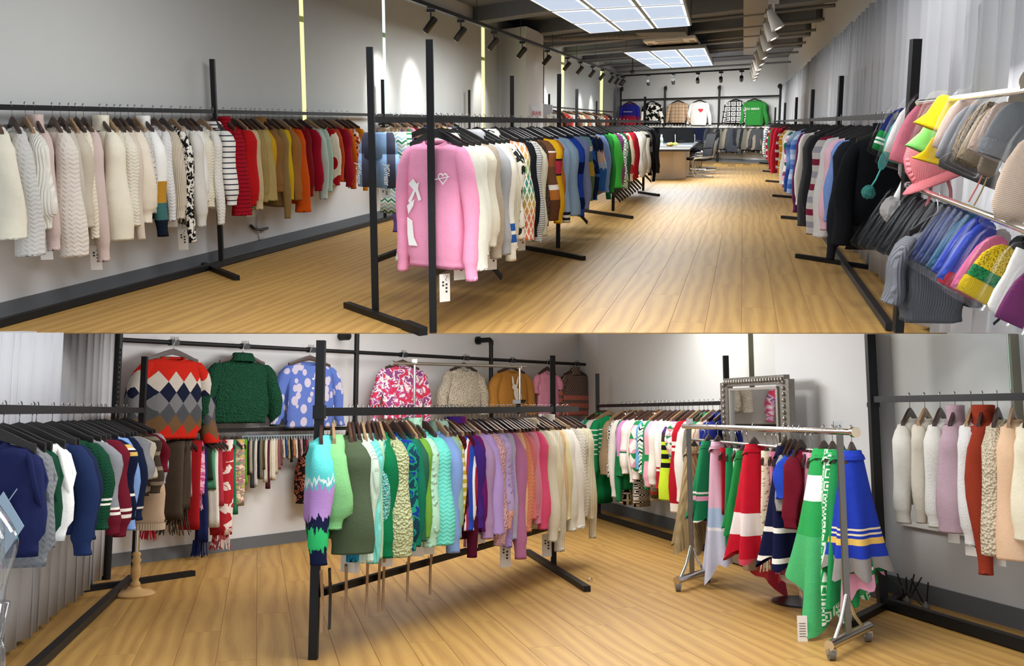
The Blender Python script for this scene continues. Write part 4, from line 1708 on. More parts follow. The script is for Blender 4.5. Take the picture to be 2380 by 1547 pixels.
PAT = {
    'colourblock': pattern('block', ('f0efe9', 'b8862f', '3f6a68', '141d2b'), (0, .47, .60, .70)),
    'zebra': pattern('camo', ('161616', 'e8e4d8'), 38.0),
    'navystripe': pattern('thin', ('f2efe8', '2c3142'), .045),
    'redrib': pattern('thin', ('a11525', '6a0e18'), .03),
    'fox': pattern('camo', ('e9dcc6', 'd65a1e', '2b2320'), 26.0),
    'bear': pattern('blob', ('e8d9c2', 'a8141c'), 7.0),
    'rainbow': pattern('rows', ('efe9d2', 'd9d68a', 'd98a6a', 'd7a45c', '8fb06a', '3f7f86', '5b9a6c', 'd0a04e', 'd5745a'), .055),
    'pinstripe': pattern('thin', ('c9c9c4', '26282b'), .014),
    'greyhem': pattern('block', ('ece7d6', '2c58a0', 'ece7d6', '2c58a0', 'ece7d6'), (0, .60, .64, .66, .70)),
    'sketch': pattern('camo', ('eae5d4', 'eae5d4', '2a2a2a'), 12.0),
    'tweed': pattern('marl', ('5b4636', '382a20'), .1, 'boucle'),
    'browngraph': pattern('block', ('6a4630', 'eee6da', '8f5230', '6a4630', 'efe7dc', 'b06a30', '5d3a26'), (0, .26, .27, .38, .52, .56, .64)),
    'orangeblock': pattern('block', ('e0ac20', '1c1c1e', 'b33244', '1c1c1e', 'd9a41e'), (0, .32, .335, .43, .445)),
    'bluecuff': pattern('block', ('8fa6c2', '1e2230', 'e6dcc0', '1e2230', 'e6dcc0'), (0, .72, .745, .765, .785)),
    'blueblock': pattern('stripe', ('2547a5', '0f1d4e', '2547a5'), .28),
    'patch': pattern('block', ('6f9a94', 'd8d2be', '4e6d74', 'b89a3a', '55704f'), (0, .27, .32, .42, .56)),
    'navygraph': pattern('camo', ('13203f', '13203f', '2c5fb0'), 9.0),
    'paint': pattern('paint', ('b7a394', '16223c', 'd8b49a', 'a9bfd8', '2a62a8'), (0, .20, .36, .47, .55)),
    'greengeo': pattern('key', ('f1efe6', '1f6b42'), .09),
    'redgraph': pattern('blob', ('d8c8a8', 'b4222a'), 9.0),
    'creampatch': pattern('block', ('d9d0c0', '1b1b1b', 'd9d0c0'), (0, .22, .27)),
    'greyblack': pattern('camo', ('6a6c6e', '1c1d1f'), 6.0),
    'redstripe': pattern('fade', ('d8d3cf', 'c9a0a8', '9fa3b4', '8a2a3e', 'dcd8d4', '9a98b0', '8a2a3e', 'ddd'*2), (0, .12, .2, .28, .36, .45, .52, .6), 'fuzzy'),
    'stripewine': pattern('stripe', ('d9d5d2', 'a8a8b6', 'd9d5d2', '8a2a44'), .16, 'fuzzy'),
    'bluetie': pattern('fade', ('5d86d8', '2f4f9a', '9fb0c4', '1d3776', '7fa0e0', '24448c'), (0, .16, .26, .36, .5, .62), 'fuzzy'),
    'blueplaid': pattern('stripe', ('8fa8cf', '3d66b0', '6b8cc8', 'b7c6de'), .2, 'fuzzy'),
    'argmulti': pattern('argyle', ('efe8e6', '1d6a52', 'e0a8b8', '8a4a6a'), .1),
    'mustgrid': pattern('grid', ('d99a1e', 'f0e6cc'), .1),
    'redwhite': pattern('stripe', ('a8162c', 'a8162c', 'ece4dc'), .12),
    'whitedark': pattern('stripe', ('e6e4de', '3a3c46'), .05),
    'flame': pattern('fade', ('c03048', '2a2c86', '26288a', '24267c', '8a2040', 'b02436'), (.1, .24, .5, .58, .66, .8)),
    'blackbird': pattern('camo', ('121314', 'eceae4'), 6.5),
    'beigeplaid': pattern('grid', ('b59a80', '7f6650'), .11),
    'squares': pattern('squares', ('15181f', 'd9d8d4'), .155),
    'argylebig': pattern('diamond', ('7c5a3c', 'c82a1e', 'c82a1e', 'c9c2b8', '1a2036', '77787c', '4c4f54', '6e543a', 'c82a1e', 'c82a1e'), .13, 'fuzzy'),
    'cloud': pattern('blob', ('5f78c4', 'c9c2d6'), 13.0, 'fuzzy'),
    'mushroom': pattern('camo', ('cf3a52', 'b85a96', 'efe6e4', '8f4a86'), 15.0),
    'diag': pattern('diag', ('4a3f3e', '9a8274', 'c85a4a'), .03),
    'landscape': pattern('paint', ('5fcac6', 'e4ece6', '5fc4c4', 'b48ac6', '161c38', '2fae62', '161c38'), (0, .36, .385, .41, .56, .62, .72)),
    'leopard': pattern('leopard', ('1c1110', '9a5442'), 26.0),
    'tealabs': pattern('camo', ('0f6a56', '1a2f86', '1e8a6a', '163a4a'), 11.0),
    'sagecheck': pattern('stripe', ('e8e0b0', 'b8a838'), .06),
    'winecheck': pattern('check', ('5a1420', '241416'), .035),
    'tricolour': pattern('vert', ('2848a8', '2848a8', 'e8e4e0', 'a02638'), .07),
    'pinkcuff': pattern('block', ('b6a2d0', 'e0a89c'), (0, .68), 'pop'),
    'teal_bouc': pattern('marl', ('4fa8a0', 'a8d0c4'), .1, 'boucle'),
    'grwhite': pattern('block', ('1d8a52',) + ('eef0e6', '1d8a52') * 6, (0, .28, .292, .33, .342, .38, .392, .43, .442, .48, .492, .53, .542)),
    'key': pattern('key', ('f0ece2', '17181a'), .075),
    'keyg': pattern('key', ('e6eee2', '2a9a52'), .075),
    'argpink': pattern('argyle', ('eee8e0', '2a8a52', 'e0a0b4'), .1),
    'zig': pattern('zigzag', ('f2f0ea', '1b2a24', 'f2f0ea', '2a8a5c', 'f2f0ea', '9cc4b0'), .09),
    'zigo': pattern('zigzag', ('f2f0ea', 'b7d0c0', 'f2f0ea', '2a8a5c', 'f2f0ea', '9cc8d8'), .09),
    'pinkgreen': pattern('block', ('e6a6bc', 'e6a6bc', '2a8a52', 'e6a6bc'), (0, .2, .5, .56)),
    'pinkhem': pattern('block', ('cf92c4', '2a7a4c'), (0, .58)),
    'whitepink': pattern('block', ('f0ece6', 'e0a0b4', '1f7a4a', 'f0ece6'), (0, .52, .54, .56)),
    'whitered': pattern('block', ('f0ece6', 'b02436', 'f0ece6', 'b02436'), (0, .60, .62, .64)),
    'neon': pattern('stripe', ('b8d838', '16181a', 'b8d838', '2a2a2e'), .05),
    'multistripe': pattern('block', ('b0a89c', '38b0a8', '6a3a7a', 'd8cfc0', '4a2a6a', '38302e', 'c8e838', '16181a', 'c8e838', '16181a', 'c8e838', '16181a', 'c8e838'), (0, .10, .14, .18, .22, .27, .34, .37, .41, .44, .48, .51, .55)),
    'arggreen': pattern('argyle', ('ece8e0', '2a7a4a', 'e6a6b4'), .08),
    'redband': pattern('block', ('ab1a2a', 'efe6e2', 'ab1a2a', 'efe6e2', 'ab1a2a', 'f0ece6'), (0, .32, .345, .36, .385, .74)),
    'zigskirt': pattern('zigzag', ('8f8a7c', 'c9c4b4', '5a564c', 'b04a3a'), .1),
    'plaids': pattern('grid', ('e6e0d8', '2a6a52'), .04),
    'greenpon': pattern('block', ('1f7a4e', 'e9e4da', '1f7a4e', 'e3a3bd', '1f7a4e', 'e9e4da', '1f7a4e', 'e3a3bd'), (0, .60, .62, .64, .68, .86, .88, .91)),
    'pinkblue': pattern('block', ('e2b2cc', 'a9bfe0', 'eceaf0', 'c9cde4'), (0, .60, .74, .765)),
    'redpon': pattern('block', ('c01c30', 'ece2e0', 'c01c30', 'd0495a'), (0, .56, .70, .84)),
    'navypon': pattern('block', ('15193a', 'efe9e2', '15193a', 'efe9e2', '15193a', 'efe9e2'), (0, .62, .65, .80, .83, .96)),
    'whiteblue': pattern('block', ('efeeea', 'b7cdea'), (0, .66)),
    'greenbig': pattern('block', ('2f9a50', 'efeeea', '2f9a50', '49a868'), (0, .27, .42, .62)),
    'bluepon': pattern('block', ('243ba6', 'e8d8b0', '243ba6', 'e8d8b0', '243ba6', 'e0b860', '243ba6', '8a8480'), (0, .74, .755, .78, .795, .82, .87, .97)),
    'pinkwave': pattern('block', ('e2a3b9', '2a9a5c', 'e2a3b9'), (0, .92, .97)),
    'redwhitepon': pattern('block', ('bf1e2c', 'efeae6', 'bf1e2c', 'efeae6'), (0, .45, .62, .92)),
    'argnavy': pattern('argyle', ('20264e', '9fb6c8', '20264e', '20264e'), .3),
    'vesttrim': pattern('block', ('efeee9', '14182a', 'efeee9', '14182a', 'efeee9'), (0, .66, .68, .70, .72)),
    'navytrim': pattern('block', ('161b33', 'd8b060', 'efe9dc', '161b33', 'd8b060', '161b33', 'efe9dc', '161b33'), (0, .22, .25, .265, .28, .31, .60, .62)),
    'winetrim': pattern('block', ('6a1a2a', 'efe9dc', '6a1a2a', 'efe9dc', '6a1a2a'), (0, .62, .64, .66, .68)),
    'greentrim': pattern('block', ('16402c', 'efe9dc', '16402c', 'efe9dc', '16402c'), (0, .58, .595, .615, .63), 'cable'),
    'greentrim2': pattern('block', ('16402c', 'efe9dc', '16402c'), (0, .68, .70)),
    'greytrim': pattern('block', ('7b7d80', 'efe9dc', 'a02638'), (0, .76, .80), 'cable'),
    'greywine': pattern('block', ('86888c', 'efe9dc', '6a1a2a', 'efe9dc', '6a1a2a'), (0, .62, .635, .65, .67)),
    'bluetrim': pattern('block', ('86a8e0', 'efe9dc', '86a8e0', 'efe9dc', '86a8e0'), (0, .66, .68, .70, .72)),
    'fairisle': pattern('stripe', ('564a40', '564a40', 'a89c88', '564a40'), .16, 'fuzzy'),
    'bluehemv': pattern('block', ('1a2440', 'e9e4da', '1a2440'), (0, .70, .715)),
    'pinkmarl': pattern('camo', ('e0b8cc', 'c2568c'), 20.0),
    'redgrid': pattern('camo', ('b02a34', 'b02a34', 'e8dad4'), 10.0),
    'multicable': pattern('camo', ('e0d0b4', 'c0707a', '6a9a80', 'd8b060'), 18.0, 'cable'),
    'shortsb': pattern('vert', ('8fb0d6', '46485a', '8fb0d6'), .24),
    'grnstripe': pattern('stripe', ('efefe8', '2a8a52', 'efefe8'), .09),
}
# ------------------------------------------------------------------ upper room: left wall rack
rail_list(U, barW, '''
2|560|e6e0cc|fine|knit-wide|cream plain sweater at the frame edge
44|598|c9c7c2|cable|knit-wide|light grey cable sweater
76|538|e4e0d4|rib|knit-balloon|ivory fine-rib sweater
98|587|cdb8b0|fine|knit-turtle|dusty pink turtleneck sweater|tag_=True
141|600|d9d0c4|cable|knit-wide|chunky off-white cable sweater|wy=1.15
160|566|c0b8aa|fine|knit|grey beige sweater
181|533|c4b9a6|fine|knit|beige plain sweater
197|560|e2d8c2|cable|knit-slim|cream narrow cable sweater
215|612|cdb9b1|fine|knit|long dusty rose sweater|tag_=True
255|562|e6dfca|fine|knit-wide-turtle|wide cream high-neck sweater|wy=1.1
272|525|d6ccba|cable|knit-slim|beige slim cable sweater
290|530|e0d9c6|cable|knit|ivory braided sweater
304|561|d2c5b4|fine|knit-slim|sand plain sweater
322|523|e6dac6|fine|knit-balloon|peach cream balloon-sleeve sweater
338|500|e2dfd8|boucle|knit-slim|white bobbly sweater
356|553|@colourblock|fine|knit-turtle|white sweater with mustard, teal and navy bands
382|518|dcdbd8|cable|knit-slim|white ribbon-cable sweater
402|513|cdc0aa|rib|knit|oatmeal ribbed sweater|tag_=True
425|567|@zebra|fine|knit-slim|black and cream zebra sweater|tag_=True
447|531|d8d4cb|fine|knit|pale grey plain sweater
459|472|eae8e2|fine|knit|white plain sweater
470|486|e4dcc6|cable|knit|ivory cable sweater
494|526|e6e3da|cable|knit-slim|white cable sweater with tied cuff
521|482|@navystripe|fine|knit-polo|white sweater with navy stripes|wy=1.1
548|504|@redrib|hrib|knit-turtle-wide|dark red ribbed turtleneck|wy=1.1
569|482|b81a1c|fine|knit|red plain sweater
577|470|c4201e|fine|knit-slim|bright red sweater
588|491|c9b48c|fine|knit|beige and yellow sweater|tag_=True
601|474|a88f58|rib|knit|khaki ribbed sweater
613|470|b09a62|fine|knit-wide|tan wide sweater
622|465|c99d20|fine|knit-slim|mustard yellow sweater
634|450|8a6236|fine|knit-turtle|camel brown high-neck sweater
652|511|96794a|fuzzy|knit-slim|long olive khaki sweater
664|468|cfae1c|fine|knit-slim|lemon yellow sweater
678|469|9c6c38|fine|knit|caramel sweater
693|496|dd5a16|fuzzy|knit-wide|vivid orange sweater
709|460|7c161c|fine|knit|dark wine sweater
727|447|a4152a|fuzzy|knit|crimson fuzzy sweater
743|466|b9c6ba|fine|knit|pale mint sweater
757|449|aec4b2|fine|knit-slim|mint scalloped sweater
773|434|@bear|fine|knit|dark red sweater with pale bears
784|425|b84a26|fine|knit-slim|rust sweater
800|437|a61e30|fuzzy|knit|raspberry sweater
814|442|d6661a|fuzzy|knit-slim|orange fuzzy sweater
826|427|@fox|fine|knit-slim|fox pattern sweater|tag_=True
838|446|d98a20|fine|knit-slim|amber sweater
''', '%s from left, left wall rack', 'knitwear on the left wall rack', -60.6, 'near', ('walnut', 'brown', 'wood', 'brown'), wy=1.0)
rnd = random.Random(3)
MIXC = [('c9bfae', 'oatmeal'), ('6a4a86', 'violet'), ('3f7a4e', 'green'), ('d8a0b0', 'pink'), ('8a2a30', 'wine'), ('d9d4c6', 'ivory'), ('35507c', 'denim blue'), ('b07a40', 'caramel'), ('5a5a5e', 'grey'), ('cf9a3a', 'ochre')]
lines = []
for i in range(13):
    c = MIXC[i % 10]
    lines.append('%d|%d|%s|fine|knit|%s plain sweater behind the middle rack' % (925 + i * 12, 425 - i * 3, c[0], c[1]))
rail_list(U, barW, '\n'.join(lines), '%s from left', 'knitwear half hidden behind the middle rack', -60.6, 'near', ('brown', 'wood'), detail=False)

# far rack beyond the pilaster
FARC = [('d9d6d0', 'white'), ('6a4a34', 'brown'), ('4a2620', 'dark brown'), ('b23a30', 'red'), ('d4d0cc', 'pale grey'), ('5a3a2a', 'chocolate'), ('d9cdb6', 'cream'), ('a86a4e', 'terracotta'), ('e0dcd4', 'white'), ('4f3a30', 'umber'), ('c9b8a4', 'beige'), ('a04a3a', 'brick'), ('3a2a26', 'black-brown')]
lines = []
for i in range(13):
    lines.append('%d|%d|%s|fuzzy|knit|%s sweater' % (1290 + i * 11, 345 + i, *FARC[i]))
rail_list(U, barF, '\n'.join(lines), '%s from left, far wall rack', 'knitwear on the far wall rack', -60.6, 'near', ('brown', 'wood'), detail=False, wy=1.3, wx=1.15)

# ------------------------------------------------------------------ middle double rack, left row
rail_list(U, barA, '''
878|441|@shortsb|flat|shorts|blue and grey lettered shorts|center=True,hanger='wood',wx=1.0,tag_=True
918|500|@zigo|flat|skirt-0|white skirt with zigzag bands|center=True,hanger='wood',wx=.75
930|440|@grnstripe|flat|skirt-1|white skirt with green stripes|center=True,hanger='wood'
952|430|e6e6e2|cable|knit-slim|white cable cardigan end|side='far'
''', '%s in the middle rack left row', 'pieces on the left row of the middle rack', -60.6, 'near', ('wood',))
lines = []
for i in range(9):
    c = MIXC[(i * 3 + 1) % 10]
    lines.append('%d|%d|%s|fine|knit|%s sweater' % (1040 + i * 40, 560 - i * 16, c[0], c[1]))
rail_list(U, barA, '\n'.join(lines), '%s hidden in the middle rack left row', 'knitwear hidden in the left row', -60.6, 'near', ('black',), detail=False)

# middle rack, right row, beginning with the pink sweater at its end
pk = garment(U, barB, 1012, 640, (PLAIN['fine'], hexc('ee9cbc')), 'knit', 'pink sweater with white bow and heart', 'front of middle rack', 1, xp=-66, center=True, rack_group='', tag_=True, wx=.9, spread=.02)
rail_list(U, barB, '''
1095|632|e2dfcf|fine|knit-wide|ivory plain sweater|tag_=True
1110|600|e6e2d2|fine|knit-polo|cream polo sweater
1124|578|e0d8c2|fine|knit|pale cream sweater
1142|606|b9aa94|fuzzy|knit|beige fuzzy sweater|tag_=True
1157|596|a9aaab|fine|knit-hood|light grey hooded sweater
1170|610|@greyhem|fine|knit|ivory sweater with blue hem stripes|tag_=True
1181|585|e0d9be|rib|knit|cream ribbed sweater
1191|560|@sketch|fine|knit-hood|ivory sweater with black sketch
1212|561|@rainbow|fine|knit-wide|rainbow triangle pattern sweater|wy=1.0,tag_=True
1229|555|1a1c20|fine|knit|black plain sweater
1237|567|@pinstripe|hrib|knit|black and white pinstripe sweater|tag_=True
1247|552|ddd7bd|rib|knit|cream wide-rib sweater
1255|530|@tweed|boucle|knit-slim|brown tweed sweater
1269|516|@browngraph|fine|knit-wide|brown sweater with orange and white graphics
1286|523|@orangeblock|fine|knit|yellow sweater with crimson panel|tag_=True
1293|470|b0682a|fine|knit-slim|burnt orange sweater
1304|521|@bluecuff|fine|knit|blue grey sweater with striped cuffs
1322|504|8fa8bc|fine|knit-wide|light blue grey sweater
1339|506|@blueblock|fine|knit|royal and navy block sweater
1353|490|8590b4|fine|knit|periwinkle grey sweater
1367|470|@patch|fine|knit-slim|teal and yellow patch sweater
1376|468|@navygraph|fine|knit|navy sweater with blue letters
1390|446|@paint|fine|knit-wide|navy and peach brushed sweater
1404|450|8098c8|fine|knit|sky blue sweater
1411|466|1f5f3c|fine|knit-slim|dark green sweater
1419|450|2f8a3c|fine|knit-slim|grass green sweater
1431|439|45b043|fuzzy|knit-wide|bright green fuzzy sweater
1439|430|7a4470|hrib|knit-slim|plum ribbed sweater
1446|440|@greengeo|fine|knit|green and white geometric sweater
1454|440|2d4a34|fine|knit|deep green sweater
1462|424|@redgraph|fine|knit|red patterned sweater|tag_=True
1470|420|a01c28|fine|knit|red plain sweater
1477|416|8a1420|fine|knit-slim|deep red sweater
1485|414|e0ddd2|fine|knit|white sweater
1492|410|d9d3c4|rib|knit|ivory ribbed sweater
1501|404|@creampatch|fine|knit|cream sweater with black patch
1509|410|@greyblack|fine|knit|grey and black sweater
1516|424|1a1b1d|fine|knit-slim|black sweater
1524|404|3a3b3e|fine|knit|charcoal sweater
''', '%s in the middle rack right row', 'knitwear on the right row of the middle rack', -60.6, 'near', ('black',), wy=1.0)

# ------------------------------------------------------------------ right rack along the curtain
bk = garment(U, barR, 2052, 604, (PLAIN['fuzzy'], hexc('15171c')), 'knit-turtle-flare', 'black fuzzy turtleneck with pale letters', 'near end of right rack', 1, side='far', xp=-66, center=True, wx=.8)
rail_list(U, barR, '''
1781|360|cfc9bc|fine|knit|cream sweater
1784|365|@whitedark|fine|knit|white and dark striped sweater
1787|368|8fa4c8|fine|knit|light blue sweater
1790|372|@redwhite|fine|knit|red and white striped sweater
1794|376|1f6a3c|fine|knit|green sweater
1798|395|8a1626|fine|knit|wine sweater
1806|404|b02034|fuzzy|knit-wide|red fuzzy sweater
1816|400|@redwhite|fine|knit|red sweater with white bands
1825|410|@mustgrid|fine|knit|mustard grid sweater
1833|432|e2ddd6|fine|knit-wide|white sweater
1839|438|@argmulti|fine|knit|pale argyle sweater
1845|448|@bluetie|fuzzy|knit|blue shaded fuzzy sweater
1858|454|@blueplaid|fuzzy|knit-wide|blue and grey plaid sweater
1866|497|5a2450|fine|knit|purple and white sweater
1872|480|e0dcd6|fine|knit|off-white sweater
1888|528|4a4b4f|fuzzy|knit-wide|charcoal fuzzy sweater|wy=1.1
1896|500|2f3034|fine|knit|dark grey speckled sweater
1914|548|@stripewine|fuzzy|knit-wide|white sweater with wine stripes
1930|555|dcdcda|fuzzy|knit-wide|white fuzzy sweater
1944|540|cfa9b6|fine|knit|pale pink sweater
1958|520|6f8cc4|fuzzy|knit-wide|periwinkle fuzzy sweater
1968|578|1b1d22|fuzzy|knit|black sweater with white stripe
1984|574|0f1114|fuzzy|knit-wide|black long-sleeve fuzzy sweater|wy=1.1
''', '%s from the back, right rack', 'knitwear on the right rack', -60.6, 'far', ('black',), wy=1.0)

# ------------------------------------------------------------------ back wall of the upper room: display sweaters and the dark row beneath
flat_u = atan2(D2U.x, D2U.y)
for px, bt, m, st, ds in ((1464, 290, PAT['flame'], 'knit', 'purple sweater with flame pattern'),
                          (1516, 287, PAT['blackbird'], 'knit', 'black sweater with white bird shapes'),
                          (1576, 287, PAT['beigeplaid'], 'knit', 'beige plaid sweater'),
                          (1626, 290, (PLAIN['fine'], hexc('e2e1de')), 'knit', 'white sweater with red heart'),
                          (1710, 289, PAT['squares'], 'knit', 'navy sweater with pale nested squares'),
                          (1754, 290, (PLAIN['fine'], hexc('2f7d38')), 'knit', 'green sweater with white lettering')):
    o = garment(U, (barK1[0] - D1U * .08, barK1[1] - D1U * .08), px, bt, m, st, ds, 'far back wall', 1, center=True, flat=flat_u, side='near', rack_group='display sweaters on the far back wall', wx=1.45, wy=1.0)
    if 'heart' in ds:
        hp = []
        for k in range(24):
            a = 2 * pi * k / 24
            hp.append(Vector((16 * sin(a) ** 3, 0, 13 * cos(a) - 5 * cos(2 * a) - 2 * cos(3 * a) - cos(4 * a))) * .0045 + Vector((.1, -.085, -.42)))
        link('heart_patch', G().prism(hp, (0, -.01, 0)).mesh('heart_patch'), RED_INK, o)
    if 'lettering' in ds:
        for txt, sz, zz in (('GO BIRDS', .085, -.40), ('· · ·', .05, -.52)):
            text_obj(txt, sz, WHITE_INK, o, facing((1, 0, 0), Z, (0, -.085, zz)))
    if 'flame' in ds:
        text_obj('PERFORMANCE', .045, WHITE_INK, o, facing((1, 0, 0), Z, (0, -.085, -.44)))
BKC = [('15161a', 'black')] * 9 + [('1a1c22', 'off-black'), ('20242c', 'ink')] * 2 + [('2d3428', 'olive'), ('33362a', 'olive brown'), ('28261f', 'dark brown'), ('3a3a30', 'moss')] + [('141b33', 'navy'), ('161c30', 'navy'), ('1a2138', 'midnight blue')] * 3 + \
      [('3f444e', 'blue grey'), ('2c2e32', 'charcoal'), ('404040', 'grey'), ('606260', 'light grey'), ('26292d', 'slate'), ('6a6860', 'stone'), ('36383c', 'mid grey'), ('8a8478', 'taupe'), ('46494d', 'steel grey')] * 2
lines = []
for i, (c, nm) in enumerate(BKC[:44]):
    px = 1488 + i * 6.7
    lines.append('%.1f|%d|%s|fine|knit-slim|%s sweater' % (px, 352 + (i * 37 % 9), c, nm))
rail_list(U, barK2, '\n'.join(lines), '%s in the dark back row', 'dark row along the back wall', -20, 'near', ('black',), detail=False, wy=1.7, wx=1.2, hang=False)
hg_ = G()
for i in range(52):
    p = U.online(barK2[0], barK2[1], 1450 + i * 6.7)
    hg_.beam(p + Z * .02, p - Z * .10, .012, .012)
    hg_.beam(p - Z * .10 - D2U * .25, p - Z * .10, .03, .05)
o = link('hanger_row', hg_.mesh('hanger_row'), WHITE_PLASTIC, None, U.M)
tag(o, 'row of tiny pale hangers above the dark sweaters at the back wall', 'hangers', kind='stuff')

# ------------------------------------------------------------------ lower room: vests on the left rack
rail_list(L, barV, '''
104|1290|20264e|fine|vest|navy argyle vest with pale blue diamonds
140|1250|@greentrim2|fine|vest|dark green vest with white trim
126|1320|@greytrim|cable|vest|grey ribbed vest with red hem
170|1243|@vesttrim|fine|vest|white vest with black hem lines
194|1298|1e2c50|fine|knit|navy sweater
202|1262|1a2440|fine|knit|dark navy sweater
232|1238|@greentrim|cable|knit|dark green cable sweater
250|1250|@greywine|fine|knit|grey sweater with wine hem
262|1205|@vesttrim|fine|vest|cream vest with black trim
272|1255|@winetrim|fine|knit|wine sweater with white hem lines
288|1215|@navytrim|fine|knit|navy sweater with yellow stripes
303|1238|@bluetrim|fine|knit-slim|pale blue sweater with striped cuff
315|1215|@bluehemv|fine|knit|navy sweater with white line
323|1080|9a9ca2|fine|tee|grey short-sleeved sweater
331|1120|e2dcc8|fine|tee|cream short-sleeved sweater
352|1152|@fairisle|fuzzy|knit|brown fair isle sweater
366|1100|6a1424|fine|tee|wine short-sleeved sweater
372|1130|a9aab6|fine|knit-slim|pale grey sweater
''', '%s on the left curtain rack', 'knitwear on the rack by the left curtain', 63, 'far', ('black',), wy=.9)

# ------------------------------------------------------------------ lower room: display sweaters on the back wall
flat_l = atan2(D2L.x, D2L.y)


def wallx(px):
    """widening that keeps the width seen in the photograph on the more oblique wall"""
    m = flat_l - atan((px - CX) / FPX)
    p_ = radians(61) - atan((px - CX) / FPHOTO)
    return abs(sin(p_) / sin(m))


for px, bt, m, st, ds, sx, hg, top in (
        (404, 1032, PAT['argylebig'], 'knit-wide', 'red sweater with large grey and navy diamonds', 1.0, 'brown', 822),
        (565, 992, (PLAIN['boucle'], hexc('1a4632')), 'knit-fold-balloon', 'dark green high-neck sweater', .95, 'brown', 826),
        (721, 992, PAT['cloud'], 'cardigan-buttons', 'blue cardigan with pale blotches', .95, 'brown', 835),
        (936, 985, PAT['mushroom'], 'knit', 'pink mushroom-print sweater', .88, 'brown', 845),
        (1078, 965, (PLAIN['boucle'], hexc('cfc6b4')), 'knit-wide', 'cream fluffy sweater', .8, 'brown', 852),
        (1189, 965, (PLAIN['fuzzy'], hexc('c48a42')), 'knit-wide', 'ochre sweater with white rabbit', .9, 'brown', 856),
        (1272, 965, (PLAIN['cable'], hexc('e89ab4')), 'tee', 'pink cable short-sleeved sweater', .62, 'brown', 862),
        (1337, 970, PAT['diag'], 'knit-turtle', 'brown and coral striped high-neck sweater', .9, 'brown', 864)):
    o = garment(L, (barT[0] + nb_in * .05, barT[1] + nb_in * .05), px, bt, m, st, ds, 'back wall pipe', 1, center=True, flat=flat_l, side='far', rack_group='display sweaters on the pipe', wx=sx * wallx(px), wy=.8, hanger=hg)
    if 'rabbit' in ds:
        RW = simple('rabbit_white', hexc('ece6dc'), .95)
        f = -.06
        bod = [Vector((.055 * cos(a) + .02 - .02 * sin(a), f - .03, -.44 + .085 * sin(a))) for a in [2 * pi * k / 18 for k in range(18)]]
        hd_ = [Vector((.036 * cos(a) - .03, f - .032, -.345 + .034 * sin(a))) for a in [2 * pi * k / 14 for k in range(14)]]
        rb_ = link('rabbit_patch', G().prism(bod, (0, -.006, 0)).mesh('rabbit_patch'), RW, o)
        link('rabbit_head', G().prism(hd_, (0, -.006, 0)).mesh('rabbit_head'), RW, rb_)
        for sx_ in (-.055, .015):
            er = [Vector((sx_ - .0 + .013 * cos(a) + (.3 * sx_ + .008) * sin(a), f - .031, -.275 + .06 * sin(a))) for a in [2 * pi * k / 12 for k in range(12)]]
            link('rabbit_ear', G().prism(er, (0, -.006, 0)).mesh('rabbit_ear'), RW, rb_)

# scarves on the lower bar of the back wall
rail_list(L, barS, '''
350|1250|a01a2c|fine|scarf-0-fringe|red scarf behind the beige knit|hanger='brown'
405|1238|4a4036|fine|scarf-2-fringe|long dark olive fringed scarf|hanger='brown',wx=1.5
424|1215|453b32|fine|scarf-0-fringe|dark brown fringed scarf|hanger='brown'
436|1160|a8988a|fine|scarf-1|taupe scarf|hanger='brown'
450|1235|9a1c22|fine|scarf-2|red scarf with dark print|hanger='brown'
456|1180|@pinkmarl|fine|scarf-0-fringe|pink and white space-dyed scarf|hanger='brown'
474|1290|1c2450|fine|scarf-1-fringe|long navy scarf with pompom fringe|hanger='brown'
483|1120|2a3a30|fine|scarf-1|dark green scarf|hanger='brown'
491|1142|4f8f70|fine|scarf-1|jade scarf|hanger='brown'
499|1230|d9d6cc|fine|scarf-1|ivory scarf with yellow end|hanger='brown'
508|1180|a83848|fine|scarf-1|raspberry scarf|hanger='brown'
524|1272|@redgrid|fine|scarf-0-fringe|red scarf with white lines|hanger='brown'
541|1200|2f7a5a|fine|scarf-1|green scarf|hanger='brown'
550|1180|@multicable|cable|scarf-0|multicoloured cable scarf|hanger='brown'
''', '%s from left, back wall bar', 'scarves on the back wall bar', 63, 'near', ('brown',), center=True, wx=1.25)
garment(L, barS, 762, 1168, PAT['leopard'], 'knit-balloon', 'leopard print sweater', 'behind the near post of the centre rack', 1, center=True, flat=flat_l, side='far', hanger='brown', wx=1.1, spread=.05)
SOCK = [('6ab02e', 'lime', 1130), ('2a2a2c', 'black', 1108), ('b9ac98', 'beige', 1105), ('4a4c50', 'charcoal', 1138), ('d9d6ce', 'ivory', 1135), ('1c1d20', 'black', 1115), ('7a766c', 'grey', 1118), ('54482e', 'olive', 1095), ('e6e0d0', 'cream', 1125), ('5a2a34', 'wine', 1140), ('d2cbb8', 'oatmeal', 1118), ('e8e2d2', 'ivory', 1120), ('cdbfa6', 'sand', 1105), ('8a5a64', 'mauve', 1095),
        ('6a4a44', 'brown', 1085), ('cfc8b6', 'cream', 1070), ('2f4a7a', 'blue', 1068), ('a8946e', 'khaki', 1072), ('1f1f22', 'black', 1078), ('b87a4e', 'rust', 1066), ('dcd6c8', 'pale', 1070), ('3a2a2a', 'dark brown', 1075), ('c9a0a4', 'rose', 1066), ('24282e', 'ink', 1080), ('7a2a34', 'red', 1072), ('8a8a88', 'grey', 1068)]
lines = []
for i, (c, nm, bt) in enumerate(SOCK):
    lines.append('%.1f|%d|%s|rib|sock-%d|%s ribbed knit tube' % (572 + i * 5.9, bt, c, 1 if i < 14 else 3, nm))
rail_list(L, barS, '\n'.join(lines), '%s leg warmer, back wall bar', 'leg warmers on the back wall bar', 63, 'near', ('blue',), center=True, detail=False, wx=.5)

